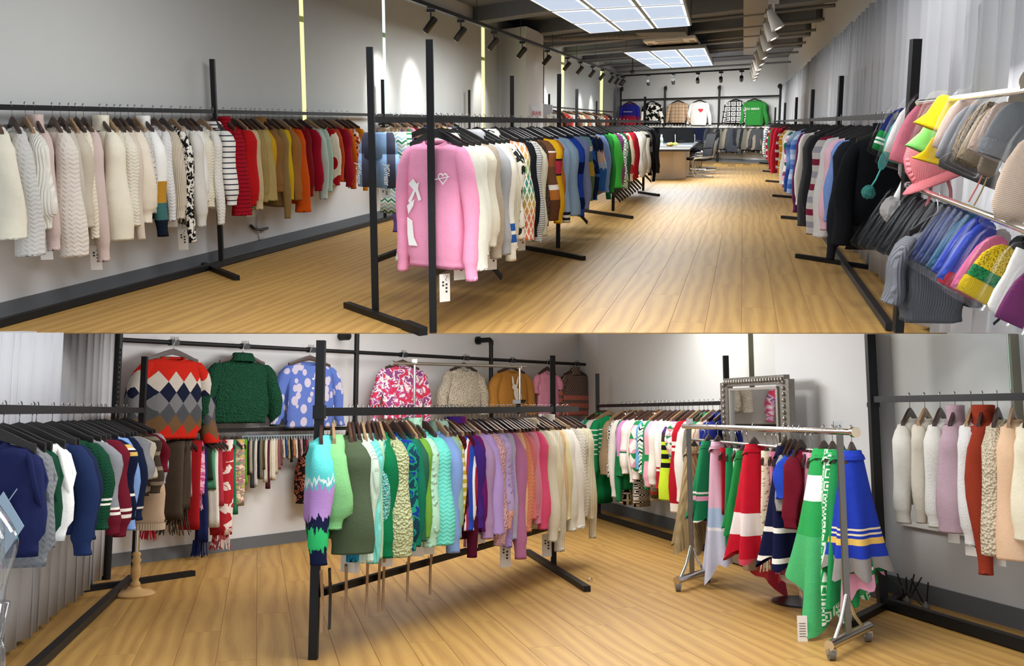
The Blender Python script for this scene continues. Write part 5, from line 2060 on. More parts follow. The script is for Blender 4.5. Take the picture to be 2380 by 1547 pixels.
# ------------------------------------------------------------------ lower room: centre rack
rail_list(L, barC, '''
748|1317|@landscape|fine|knit|aqua sweater with landscape pattern|wy=1.0
779|1236|8fd28c|fuzzy|knit-balloon|light green fuzzy sweater|wy=1.1
820|1291|4a5640|fine|knit-wide|dark olive wide sweater|wy=1.35
828|1310|2a86a4|rib|knit-slim|cyan ribbed sweater|tag_=True
840|1312|bcd0be|rib|knit-slim|pale mint ribbed sweater|tag_=True
853|1310|bed2be|rib|knit|mint ribbed sweater
867|1314|74ccc0|rib|knit-slim|turquoise ribbed sweater
879|1303|a4bf9c|fine|knit-slim|sage sweater
888|1270|@teal_bouc|boucle|knit-slim|teal flecked sweater
896|1300|0f6a40|fine|knit|emerald sweater
920|1298|b9be90|boucle|knit-wide|sage terry sweater|wy=1.0,tag_=True
945|1285|@tealabs|fine|knit|teal and navy abstract sweater
963|1274|166a4e|fine|knit|dark green sweater
973|1262|2a5a44|fine|knit-slim|forest green sweater
981|1255|6a9a3a|fine|knit-slim|apple green sweater
992|1275|a9d2b8|pop|knit-turtle|mint bobble sweater|tag_=True
1017|1270|6ccfbe|cable|knit-wide|turquoise cable sweater|tag_=True
1046|1288|7f9ccf|fine|knit|periwinkle sweater
1054|1255|8fae9a|fine|knit-fold|grey green sweater
1063|1225|@sagecheck|fine|knit-slim|yellow and cream striped sweater
1073|1235|@winecheck|fine|knit-slim|wine checked sweater
1082|1237|@tricolour|fine|knit|blue white and red striped sweater
1092|1300|4a1024|fine|knit-slim|dark wine sweater
1099|1233|46287e|fuzzy|knit-turtle|deep purple sweater
1108|1240|6a1c62|fine|knit-turtle|magenta purple turtleneck
1121|1256|ab8cb4|fine|knit|mauve sweater|tag_=True
1138|1245|b59ad6|fine|knit-wide|lilac sweater|tag_=True
1149|1272|dcaeb4|boucle|knit|pale pink bobbly sweater
1163|1234|@pinkcuff|pop|knit|lilac basket-knit sweater with pink cuff
1174|1276|a48cc4|cable|knit-slim|lavender cable sweater
1184|1258|b0acc4|fine|knit-slim|grey lavender sweater
1197|1302|c07aa4|fuzzy|knit|long mauve pink fuzzy sweater|tag_=True
1207|1230|e8bc98|fine|knit-slim|peach sweater
1215|1240|d98a68|cable|knit|coral orange cable sweater
1224|1210|d9787e|fine|knit-slim|coral sweater
1232|1205|d08a98|fine|knit|dusty pink sweater
1240|1222|e08aa8|fine|knit-slim|rose pink sweater
1249|1234|e0567e|fine|knit|hot pink sweater
1257|1200|d9d0b4|rib|knit-slim|cream long ribbed sweater|side='near'
1271|1262|e2ddc8|fine|knit-hood|ivory fleece sweater
1282|1240|e0d6b4|fine|knit|pale cream sweater
1291|1285|e4dfce|rib|knit|ivory ribbed sweater|tag_=True
1301|1215|d9b890|fine|knit-slim|sand sweater
1309|1212|e2d9a8|fine|knit-slim|pale yellow sweater
1319|1238|e6e4da|fine|knit-turtle|white high-neck sweater
1329|1230|e9e6dc|fine|knit-wide|white wide sweater
1345|1205|d0ccc0|cable|knit-slim|ivory cable sweater
1357|1210|e2dabc|rib|knit|cream pleated sweater
1367|1254|e6dfc8|rib|knit-slim|long cream ribbed sweater
''', '%s from left, centre rack', 'knitwear on the centre rack', lambda x: -26 if x < 900 else (-33 if x < 1080 else -40), 'near', ('brown', 'wood', 'walnut', 'brown'), wy=1.05)

# ------------------------------------------------------------------ lower room: right wall rack
rail_list(L, barG, '''
1352|1080|86a8d0|fine|knit|pale blue sweater
1360|1160|1f8a52|fine|knit|green sweater
1371|1100|dcdad2|cable|knit|white cable sweater with pink cuff
1382|1118|@grwhite|fine|knit|green sweater with white sleeve bars
1395|1172|1d8a50|fine|skirt-1|long green pleated dress|center=True,wx=.9
1404|1170|16844c|fine|skirt-1|green pleated skirt|center=True,wx=.8
1414|1106|9a8468|rib|knit-wide|tan ribbed sweater
1424|1112|@key|fine|knit-slim|black and white key-pattern sweater
1431|1158|e2e0d8|fine|knit|long white sweater|tag_=True
1441|1168|1f7a4a|fine|knit-slim|green long sweater
1446|1110|@pinkhem|fine|knit|pink sweater with green cuff
1457|1104|@whitepink|fine|knit|white sweater with pink and green cuff
1464|1175|@key|fine|skirt-1|black skirt with white key pattern|center=True
1472|1125|e4e0da|fine|knit-slim|white plain sweater
1480|1118|@argpink|fine|knit|pink and green argyle sweater
1487|1180|@key|fine|skirt-0|wide black skirt with key pattern|center=True,wx=.6
1491|1095|6aa8d4|fine|knit-slim|sky blue sweater
1497|1105|@zig|fine|knit|white sweater with zigzags|tag_=True
1505|1140|2a8a52|fine|knit-slim|green and white sweater
1513|1135|@pinkgreen|fine|knit|pink sweater with green stripe
1523|1130|e9e6de|fine|knit|white fine sweater|tag_=True
1530|1165|@zigskirt|fine|skirt-0|grey zigzag skirt|center=True,wx=.7
1537|1140|@whitered|fine|knit|white sweater with red hem stripes
1546|1130|dcd9d0|cable|knit|white cable sweater
1555|1165|@multistripe|fine|knit-wide|striped poncho with neon bands
1566|1070|@arggreen|fine|knit|green argyle sweater
1577|1194|@redband|fine|knit-wide|dark red sweater with white bands
1592|1170|e9e7e2|fine|knit-wide|white long sweater
1603|1130|8a8278|rib|knit-slim|taupe ribbed sweater
1612|1100|2a8a5a|fine|knit-polo|green sweater
1624|1110|d9c4b0|fine|knit|pale pink sweater
1640|1120|1f2f86|fine|knit-polo|royal blue sweater
1656|1125|1c2870|fine|knit-polo|navy blue sweater
''', '%s from left, right wall rack', 'knitwear on the right wall rack', 57, 'near', ('wood', 'brown', 'walnut'), wy=1.0)

# ------------------------------------------------------------------ lower room: rolling rack
rail_list(L, barQ, '''
1611|1282|a08c68|rib|poncho-4|tan ribbed poncho|wy=1.2,dz=-.05
1633|1148|@redwhitepon|fine|scarf-0|red and white scarf|hanger='brown',dz=-.06
1646|1272|@greenpon|fine|poncho-0|green poncho with pink border
1668|1350|@pinkblue|fine|poncho-3|pink and pale blue poncho
1683|1200|b01c30|fine|scarf-1|red scarf|hanger='brown',dz=-.06
1698|1292|1d7a48|fine|scarf-2|green pleated scarf|hanger='brown',dz=-.06
1712|1275|@whiteblue|fine|scarf-0|white and pale blue scarf|hanger='brown',dz=-.06
1727|1240|23803f|fine|poncho-4|grass green poncho|dz=-.05
1738|1330|c9c2b8|fine|scarf-0|greige scarf|hanger='brown',dz=-.06
1752|1395|@redpon|fine|poncho-0|red poncho with white band and fringe|wy=1.3,wx=1.15
1781|1320|e0d8bc|pop|scarf-2-fringe|cream cable scarf with fringe|hanger='brown',dz=-.06
1797|1250|d98aa8|fine|scarf-1|pink scarf|hanger='brown',dz=-.06
1806|1330|c06a86|fine|scarf-1-fringe|rose fringed scarf|hanger='brown',dz=-.06
1824|1414|@navypon|fine|poncho-0|navy poncho with white border|wy=1.2,wx=1.1
1836|1190|9a9a98|fine|knit-slim|grey sweater|wx=.5
1846|1175|2848b8|fine|tee|royal blue short-sleeved sweater|wx=.55
1860|1228|6a1626|fine|knit|burgundy sweater|wx=.55
1874|1330|@pinkwave|fine|scarf-0|pink scarf with green wave edge|hanger='brown',dz=-.05
1886|1400|d99ab0|fine|scarf-1|rose scarf|hanger='brown',dz=-.05
1914|1446|@greenbig|fine|poncho-2|large green poncho with white band|wy=1.5,wx=1.35
1934|1440|@keyg|fine|poncho-1|green poncho with key-pattern border|wx=1.2
1952|1400|24864a|fine|poncho-1|emerald poncho|wx=1.2
1988|1410|@greenpon|fine|poncho-3|dark green poncho with pink stripes
2002|1338|@bluepon|fine|poncho-4|royal blue poncho with yellow stripes|wy=1.2,wx=1.1
''', '%s from left, rolling rack', 'ponchos and scarves on the rolling rack', 60, 'near', ('brown',), center=True)

# ------------------------------------------------------------------ lower room: far right rack
rail_list(L, barH, '''
2092|1221|c9c5bc|fine|knit|light grey sweater
2128|1221|bdb5a6|fine|knit-slim|beige slim sweater
2165|1231|dedbd2|fuzzy|knit|white angora sweater
2201|1243|a88f98|fine|knit-turtle-wide|mauve turtleneck sweater|wy=1.0,tag_=True
2240|1273|e4e2de|fuzzy|knit|white long-haired sweater|tag_=True
2268|1341|8a3422|fine|knit-turtle-slim|rust turtleneck sweater|wy=1.2
2303|1296|cfc2a8|boucle|knit-wide|cream boucle sweater|tag_=True
2338|1306|d9b594|fine|knit-wide|peach sweater
2412|1290|d8cdb8|fine|knit|beige sweater at the frame edge
2375|1262|e0d6bc|fine|knit-wide|cream wide sweater
''', '%s from left, far right rack', 'knitwear on the far right rack', 57, 'near', ('brown', 'wood', 'brown'), wy=1.0)
# ------------------------------------------------------------------ decorations on the big sweaters
def patch(parent, pts, mat, name, y=-.085, th=-.004):
    return link(name, G().prism([Vector((a, y, b)) for a, b in pts], (0, th, 0)).mesh(name), mat, parent)


bowp = patch(pk, [(-0.155, -.40), (-0.120, -.37), (-0.090, -.40), (-0.070, -.385), (-0.080, -.43), (-0.055, -.49), (-0.075, -.50), (-0.100, -.44), (-0.145, -.52), (-0.160, -.50), (-0.115, -.435)], WHITE_INK, 'bow_motif')
patch(bowp, [(-0.170, -.53), (-0.110, -.49), (-0.120, -.53), (-0.160, -.58)], WHITE_INK, 'ribbon_tail', -.086)
patch(bowp, [(-0.170, -.60), (-0.130, -.62), (-0.120, -.72), (-0.090, -.77), (-0.160, -.77), (-0.170, -.70)], WHITE_INK, 'ribbon_tail', -.086)
hp = []
for k in range(25):
    a = 2 * pi * k / 24
    hp.append(Vector((16 * sin(a) ** 3, 0, 13 * cos(a) - 5 * cos(2 * a) - 2 * cos(3 * a) - cos(4 * a))) * .0022 + Vector((.12, -.088, -.36)))
link('heart_outline', G().tube(hp, .0035, 5, False).mesh('heart_outline'), WHITE_INK, pk)
link('heart_arrow', G().tube([(.05, -.088, -.37), (.17, -.088, -.35)], .003, 5).mesh('heart_arrow'), WHITE_INK, pk)
text_obj('Mc', .15, WHITE_INK, bk, facing((-1, 0, 0), Z, (.02, .095, -.60)))
sh = [o for o in bpy.data.objects if o.name == 'shorts'][0]
for sx in (-.13, .14):
    text_obj('JMSWeater', .075, WHITE_INK, sh, facing((0, 0, -1), (1, 0, 0), (sx, -.062, -.78)), 'lettering')

nv = [o for o in bpy.data.objects if o.name.startswith('knit_vest') and 'pale blue diamonds' in o.get('label', '')][0]
DIA = simple('pale_blue_knit', hexc('#9db3c6'), .95, bump=.2, bscale=200)
for k, cx_ in enumerate((.13, -.05)):
    patch(nv, [(cx_, -.33), (cx_ + .085, -.46), (cx_, -.60), (cx_ - .085, -.46)], DIA, 'argyle_diamond', -.096)
for a, b_ in (((-.16, -.60), (.02, -.31)), ((.0, -.60), (.18, -.32)), ((.14, -.60), (-.04, -.32))):
    link('argyle_line', G().tube([(a[0], -.099, a[1]), (b_[0], -.097, b_[1])], .002, 4).mesh('argyle_line'), DIA, nv)

# ------------------------------------------------------------------ empty hangers on the lower rails
def spare_hanger(room, P, yaw, tilt, col, label, group, s=1.0):
    T = Matrix.Translation(P) @ Matrix.Rotation(yaw, 4, 'Z') @ Matrix.Rotation(tilt, 4, 'Y')
    h = link('clothes_hanger', HBAR, HANG, None, room.M @ T @ Matrix.Scale(s, 4), HCOL[col])
    link('hook', HHOOK, HOOK, h)
    tag(h, label, 'hanger', group)


lowA = (P_B + Z * zLow, B_e + Z * zLow)
spare = [(1141, 'empty black hanger sticking out under the ivory sweaters'), (1352, 'empty black hanger sticking out under the blue sweaters')] + \
        [(1434 + 6.2 * i, 'empty black hanger, %s of the bunch under the red sweaters' % ORD[i]) for i in range(9)] + [(1490, 'empty black hanger under the white sweaters'), (1510, 'last empty black hanger on the lower rail')]
for px, lb in spare:
    P = U.online(lowA[0], lowA[1], px - 10)
    spare_hanger(U, P + Z * .02, -.5, .38, 'black', lb, 'empty hangers on the middle rack', 1.0)

lowC = (P_C1 + Z * .32, P_C2 + Z * .32)
for i, (px, cl) in enumerate(((752, 'wood'), (770, 'black'), (806, 'wood'), (853, 'wood'), (880, 'wood'), (890, 'wood'), (945, 'wood'), (996, 'wood'))):
    P = L.online(lowC[0], lowC[1], px)
    spare_hanger(L, P + Z * .02, pi / 2 - xyaw(px, -20), 1.25, cl, '%s empty hanger from left on the lower rail of the centre rack' % ORD[i], 'empty hangers on the centre rack', .8)

# ------------------------------------------------------------------ table, chairs and bottle at the back of the upper room
tz = .68
tc = [U.F(1512, 347, tz), U.F(1602, 347, tz), U.F(1626, 328.5, tz), U.F(1531, 326, tz)]
CREAM = simple('cream_laminate', hexc('#dccbb2'), .5, 0, .03)
tb_o = root('meeting_table', U, Vector((tc[0].x, tc[0].y, 0)), 'large meeting table with white glass top and cream panel base', 'table')
q = [p - Vector((tc[0].x, tc[0].y, 0)) for p in tc]
link('table_top', G().prism(q, Z * -.045).mesh('table_top'), simple('dark_table_edge', hexc('#3b3630'), .35), tb_o)
cq = sum(q, Vector()) / 4
ins = [cq + (p - cq) * .97 + Z * .004 for p in q]
ins[0] = ins[0].lerp(ins[3], .28)
ins[1] = ins[1].lerp(ins[2], .28)
link('glass_sheet', G().prism(ins, Z * .008).mesh('glass_sheet'), simple('white_glass', hexc('#dfe9f2'), .12), tb_o)
b0 = U.F(1512, 416) - tb_o.location
b1 = U.F(1564, 417) - tb_o.location
b2 = U.F(1593, 413) - tb_o.location
dpt = D1U * 1.6
for a, b_, nm in ((b0, b1, 'front_panel'), (b1, b2, 'side_panel')):
    link(nm, G().prism([a, b_, b_ + dpt, a + dpt], Z * (tz - .05)).mesh(nm), CREAM, tb_o)
link('plinth', G().prism([b0 - D1U * .02, b1 - D1U * .02, b1 + D1U * .02, b0 + D1U * .02], Z * .08).mesh('plinth'), CREAM, tb_o)

MESHB = simple('black_mesh_fabric', hexc('#17181b'), .8, 0, .1, bump=.3, bscale=300)


def cantilever_chair(loc, yaw, label, s=1.0):
    o = root('cantilever_chair', U, loc, label, 'chair', 'black cantilever chairs at the meeting table', yaw)
    o.scale = (s, s, s)
    r = []
    for i in range(7):
        t = i / 6
        r.append([Vector((x, -.22 + .44 * t, .43 - .02 * sin(pi * t) + dz)) for x, dz in ((-.23, 0), (.23, 0), (.23, -.05), (-.23, -.05))])
    link('seat', G().ring_faces(r, True, True).mesh('seat'), MESHB, o)
    r = []
    for i in range(8):
        t = i / 7
        r.append([Vector((x, .22 + .10 * t ** 1.5 + dy, .44 + .50 * t)) for x, dy in ((-.22, 0), (.22, 0), (.22, .035), (-.22, .035))])
    link('backrest', G().ring_faces(r, True, True).mesh('backrest'), MESHB, o)
    for sx in (-.25, .25):
        link('frame_tube', G().tube([(sx, .30, .80), (sx, .24, .46), (sx, -.18, .42), (sx, -.24, .38), (sx, -.22, .10), (sx, -.18, .03), (sx, -.05, .02), (sx, .26, .02)], .016, 8).mesh('frame_tube', 'auto'), CHROME, o)
        link('armrest', G().beam((sx, -.15, .63), (sx, .2, .65), .04, .03).mesh('armrest'), BLACK_PLASTIC, o)
    link('base_crossbar', G().tube([(-.25, .26, .02), (.25, .26, .02)], .016, 8).mesh('base_crossbar', 'auto'), CHROME, o)


for i, (px, py, nm) in enumerate(((1620, 412, 'nearest'), (1624, 404, 'second'), (1629, 397, 'third'), (1633, 391, 'farthest'))):
    cantilever_chair(U.F(px, py), radians(-75), '%s black cantilever chair along the right side of the meeting table' % nm, 1.05)
for px, nm in ((1560, 'left'), (1600, 'right')):
    P = U.F(px, 390)
    cantilever_chair(P, radians(10), '%s dark chair behind the white table top' % nm, 1.15)
pb_t = U.F(1537, 339, tz)
o = root('water_bottle', U, pb_t + Z * .012, 'clear water bottle with white cap on the meeting table', 'bottle')
link('bottle_body', G().lathe([(.04, 0), (.045, .02), (.045, .16), (.02, .22), (.018, .24)], 12).mesh('bottle_body', True), simple('bottle_plastic', hexc('#b9c4c4'), .15), o)
link('bottle_cap', G().lathe([(.022, .24), (.022, .27)], 10).mesh('bottle_cap'), WHITE_PLASTIC, o)
link('bottle_label', G().lathe([(.047, .06), (.047, .13)], 12, cap0=False, cap1=False).mesh('bottle_label'), simple('bottle_label', hexc('#7f8f86'), .6), o)
for i, (dx, dy, c) in enumerate(((.16, -.1, '#8f9a3c'), (.27, -.05, '#a3923c'), (.08, -.2, '#b08a3a'))):
    g = G()
    rr = random.Random(i)
    prof = [(.03, 0), (.06, .02), (.065, .045), (.05, .07), (.012, .085)]
    o = link('snack_bag', G().lathe([(r * rr.uniform(.9, 1.2), z) for r, z in prof], 9).mesh('snack_bag', True), simple('snack%d' % i, hexc(c), .4), None, U.M @ Matrix.Translation(pb_t + Vector((dx * 1.2, dy * 3, .012))))
    tag(o, ['green snack bag beside the water bottle', 'olive snack bag right of the green one', 'ochre snack bag in front of the bottle'][i], 'snack bag', 'snacks on the meeting table')

# white board leaning by the pilaster
pm = oncol(U, P_F, D1U, 1262)
o = root('leaning_board', U, pm, 'small pale grey board leaning beside the hydrant cabinet', 'board')
pp = [U.onplane(x, y, pm, D2U) - pm for x, y in ((1262, 270), (1284, 262), (1284, 244), (1262, 241))]
link('panel', G().prism(pp, D1U * .03).mesh('panel'), simple('pale_board', hexc('#b9bcc2'), .25), o)
link('stand', G().beam((pp[0] + pp[1]) / 2 + D1U * .05, Vector(((pp[0] + pp[1]) / 2).to_tuple()[:2] + (0,)) + D1U * .05, .04, .04).mesh('stand'), WHITE_PLASTIC, o)

# cable running down the left wall under the khaki sweaters
ca_ = [U.onplane(x, y, UL0 - nl * .03, D1U) for x, y in ((598, 500), (599, 535), (602, 556), (612, 552))]
o = link('wall_cable', G().tube(ca_, .008, 6).mesh('wall_cable', True), simple('cable_white', hexc('#b8b2a8'), .6), None, U.M)
tag(o, 'pale cable hanging down the wall under the khaki sweaters', 'cable')
cb_ = [U.onplane(x, y, UL0 - nl * .03, D1U) for x, y in ((583, 524), (590, 531), (605, 534), (622, 530))]
o = link('wall_hanger', G().tube(cb_, .014, 6).mesh('wall_hanger', True), BLACK_PLASTIC, None, U.M)
tag(o, 'curved black hanger resting against the wall under the khaki sweaters', 'hanger')

# ------------------------------------------------------------------ hats on the chrome stand at the right
hu0 = U.at_depth(2137, 238, 5.3)
hl0 = U.at_depth(2110, 430, 5.45)
hbarU = (hu0, U.online(hu0, hu0 - D1U, 2620))
hbarL = (hl0, U.online(hl0, hl0 - D1U, 2620))
rk = Rack(U, 'hat_stand', 'chrome two-bar stand of knitted hats at the right edge', 'hat stand', Vector((hu0.x, hu0.y, 0)))
for bb in (hbarU, hbarL):
    rk.tube('hat_bar', [bb[0], bb[1]], .014, CHROME)
    rk.tube('bar_end_cap', [bb[0], bb[0] + D1U * .015], .02, CHROME)
rk.tube('post', [Vector((hbarU[1].x, hbarU[1].y, 0)), hbarU[1]], .016, CHROME)
rk.tube('bar_arm', [hbarL[1], Vector((hbarU[1].x, hbarU[1].y, hbarL[1].z))], .012, CHROME)
rk.part('base_plate', Vector((hbarU[1].x, hbarU[1].y, .02)), Vector((hbarU[1].x + .3, hbarU[1].y, .02)), .2, .03, CHROME)


def film():
    b = NB('clear_film')
    t = b.t
    out = t.nodes['Material Output']
    tr = b.n('ShaderNodeBsdfTransparent')
    gl = b.n('ShaderNodeBsdfGlossy')
    gl.inputs['Roughness'].default_value = .2
    gl.inputs['Color'].default_value = (.9, .93, .95, 1)
    mx = b.n('ShaderNodeMixShader')
    lw = b.n('ShaderNodeLayerWeight')
    lw.inputs[0].default_value = .25
    b.put(mx.inputs[0], b.math('ADD', b.math('MULTIPLY', lw.outputs['Fresnel'], .08), .012))
    t.links.new(tr.outputs[0], mx.inputs[1])
    t.links.new(gl.outputs[0], mx.inputs[2])
    t.links.new(mx.outputs[0], out.inputs[0])
    return b.m


FILM = film()


def crown_mesh(kind):
    n = 20
    if kind == 'beanie':
        pr = [(-.5, .46, .20), (-.30, .48, .22), (-.05, .47, .22), (.2, .42, .19), (.38, .30, .14), (.47, .16, .08), (.5, .03, .02)]
    elif kind == 'bucket':
        pr = [(-.5, .62, .34), (-.42, .58, .30), (-.15, .44, .24), (.1, .40, .21), (.35, .36, .19), (.46, .28, .14), (.5, .08, .05)]
    elif kind == 'trapper':
        pr = [(-.5, .30, .14), (-.35, .46, .20), (-.1, .50, .23), (.15, .46, .21), (.36, .33, .15), (.47, .17, .08), (.5, .03, .02)]
    elif kind == 'cap':
        pr = [(-.45, .50, .26), (-.2, .54, .27), (.1, .46, .24), (.35, .30, .17), (.48, .10, .06)]
    elif kind == 'mitten':
        pr = [(-.5, .10, .08), (-.42, .24, .14), (-.2, .27, .15), (.1, .22, .13), (.3, .26, .14), (.5, .27, .14)]
    rings = [oval(0, 0, z, hx, hy, n, .85, .02, 7) for z, hx, hy in pr]
    rings.insert(0, [Vector((p.x * .85, p.y * .7, p.z + .06)) for p in rings[0]])
    return G().ring_faces(rings, True, True).mesh('crown', True)


CROWN = {k: crown_mesh(k) for k in ('beanie', 'bucket', 'trapper', 'cap', 'mitten')}
CUFF = G().ring_faces([oval(0, 0, z, hx, hy, 20, .85) for z, hx, hy in ((-.52, .45, .19), (-.54, .50, .24), (-.40, .52, .26), (-.26, .51, .25), (-.24, .47, .21))]).mesh('cuff', True)
FLAP = G().prism([Vector((.13 * sin(a), 0, .2 * cos(a))) for a in [2 * pi * k / 14 for k in range(14)]], (0, .05, 0)).mesh('earflap')
BRIM = G().ring_faces([oval(0, 0, z, hx, hy, 20, .9) for z, hx, hy in ((-.36, .42, .22), (-.42, .56, .32), (-.50, .66, .40), (-.53, .65, .39), (-.44, .54, .3), (-.38, .40, .2))]).mesh('brim', True)
BAG = G().ring_faces([oval(0, 0, z, hx, hy, 20, .6) for z, hx, hy in ((-.62, .50, .12), (-.58, .58, .26), (.0, .58, .28), (.35, .54, .24), (.55, .40, .14), (.60, .2, .05), (.85, .06, .01))], True, True).mesh('plastic_bag', True)


def pom_mesh():
    rr = random.Random(5)
    g = G()
    rings = []
    for i in range(9):
        t = pi * (i + .02) / 8.04
        rings.append([Vector((sin(t) * cos(2 * pi * j / 14), sin(t) * sin(2 * pi * j / 14), cos(t))) * rr.uniform(.84, 1.12) for j in range(14)])
    return g.ring_faces(rings, True, True).mesh('pompom')


POM = pom_mesh()


def hat(bar, px, py, w, h, kind, mat, desc, row, tilt=0.0, yaw=None, cuff=None, brim=None, pom=None, flaps=None, bag=True, knit='rib', ties=None):
    """w, h: width and height in photograph pixels; the hat hangs under the bar at that column"""
    P = U.online(bar[0], bar[1], px)
    dist = (P - U.C).dot(U.f)
    c = U.at_depth(px, py, dist)
    k = dist / FPX
    ya = xyaw(px, -66 if yaw is None else yaw)
    X = -Vector((sin(ya), cos(ya), 0))
    T = Matrix.Translation(c) @ Matrix.Rotation(atan2(X.y, X.x), 4, 'Z') @ Matrix.Rotation(radians(tilt), 4, 'Y')
    w, h = w * 1.28, h * 1.22
    s_ = Matrix.Diagonal((w * k, h * k * .62, h * k, 1))
    m, col = mat if isinstance(mat, tuple) else (mat, None)
    o = link('knitted_hat' if kind != 'mitten' else 'knitted_mitten', CROWN[kind], m, None, U.M @ T @ s_, col)
    tag(o, desc + ', ' + row, 'hat' if kind != 'mitten' else 'mitten', 'hats on the chrome stand')
    if cuff:
        link('cuff', CUFF, PLAIN[knit], o, None, hexc(cuff))
    if brim:
        link('brim', BRIM, PLAIN[knit], o, None, hexc(brim))
    if pom:
        r = pom[1] * k
        link('pompom', POM, PLAIN['boucle'], o, Matrix.Translation((pom[2] if len(pom) > 2 else 0, 0, pom[3] if len(pom) > 3 else .58)) @ Matrix.Diagonal((r / (w * k), r / (h * k * .62), r / (h * k), 1)), hexc(pom[0]))
    if flaps:
        for sx in (-.36, .36):
            link('earflap', FLAP, PLAIN[knit], o, Matrix.Translation((sx, -.02, -.52)), hexc(flaps))
    if ties:
        for (x0, z0, x1, z1, r_, c_) in ties:
            link('tie_cord', G().tube([(x0, 0, z0), ((x0 + x1) / 2 + .03, 0, (z0 + z1) / 2), (x1, 0, z1)], r_, 6).mesh('tie_cord', True), PLAIN['fine'], o, None, hexc(c_))
    if bag:
        link('plastic_bag', BAG, FILM, o)
    return o


def pc(c, k='fine'):
    return (PLAIN[k], hexc(c))


UP = 'upper hat bar'
LO = 'lower hat bar'
hat(hbarU, 2100, 322, 62, 95, 'trapper', pc('5ab8b0', 'rib'), 'teal trapper hat with bobbles', UP, 15, flaps='5ab8b0', ties=[(-.36, -.7, -.5, -1.15, .025, '5ab8b0')], pom=('5ab8b0', 16, -.5, -1.2))
hat(hbarU, 2084, 305, 62, 92, 'beanie', pattern('block', ('141f5e', '12853e', 'e8ecea', '12853e', 'e8ecea', '12853e'), (0, .10, .25, .29, .33, .38)), 'navy and green beanie with white lines', UP, 22)
hat(hbarU, 2118, 300, 70, 110, 'beanie', pc('e9e6e2', 'cable'), 'white beanie', UP, 18)
hat(hbarU, 2134, 310, 72, 125, 'beanie', pc('d97a8c', 'cable'), 'pink cable beanie', UP, 18)
hat(hbarU, 2115, 380, 40, 60, 'trapper', pc('ecebe8', 'boucle'), 'white fleece hat with long pompom tassel', UP, 5, ties=[(.0, -.4, -.40, -1.25, .20, 'f0efec')], pom=('f2f1ee', 30, -.45, -1.5), bag=False)
hat(hbarU, 2166, 362, 108, 98, 'trapper', pc('e08088', 'rib'), 'coral pink brimmed trapper hat with ties', UP, -22, brim='e08088', ties=[(-.15, -.5, -.42, -1.0, .03, 'e08a92'), (.12, -.5, .05, -1.0, .03, 'e08a92')], bag=False)
hat(hbarU, 2205, 268, 90, 70, 'bucket', pc('d8b820'), 'bright yellow bucket hat', UP, 20)
hat(hbarU, 2196, 352, 84, 52, 'bucket', pc('c8a818', 'hrib'), 'yellow bucket hat under the green one', UP, 15, brim='c8a818', bag=False)
hat(hbarU, 2190, 308, 84, 95, 'bucket', pc('6fb45e'), 'green bucket hat', UP, 22)
hat(hbarU, 2232, 290, 70, 110, 'beanie', pc('9a8478', 'fine'), 'taupe knitted cap', UP, 20)
hat(hbarU, 2246, 312, 76, 120, 'beanie', pc('6b6c70'), 'grey knitted cap', UP, 22)
hat(hbarU, 2228, 372, 62, 50, 'cap', pc('a89878', 'rib'), 'khaki ribbed cap', UP, 10, bag=False)
hat(hbarU, 2276, 310, 66, 128, 'trapper', pattern('camo', ('7a5a34', 'c8b088', '4a3420'), 30.0, 'boucle'), 'brown speckled fluffy hat', UP, 24)
hat(hbarU, 2262, 388, 120, 52, 'cap', pc('6e6a66', 'fuzzy'), 'dark grey fuzzy cap', UP, 22, bag=False)
hat(hbarU, 2296, 315, 72, 120, 'beanie', pc('9a8a70', 'rib'), 'khaki knitted hat', UP, 24)
hat(hbarU, 2316, 300, 70, 110, 'beanie', pc('cdb4a4', 'rib'), 'pale pink ribbed hat', UP, 24, pom=('d9cbb4', 30, .25, .62))
hat(hbarU, 2350, 302, 84, 110, 'beanie', pc('75797c'), 'grey ribbed beanie with black stripe', UP, 20, cuff='8a8d90')
hat(hbarU, 2376, 415, 80, 170, 'trapper', pc('dcc4ae', 'hrib'), 'large cream ribbed hat at the frame edge', UP, 15, pom=('e2d4bc', 30, -.5, 1.05))
hat(hbarU, 2306, 368, 40, 70, 'trapper', pc('8f8270', 'rib'), 'olive hat with pink and olive ties', UP, 20, ties=[(-.1, -.45, -.2, -1.3, .04, 'c87a70'), (.15, -.45, .1, -1.35, .04, 'a09060')], bag=False)

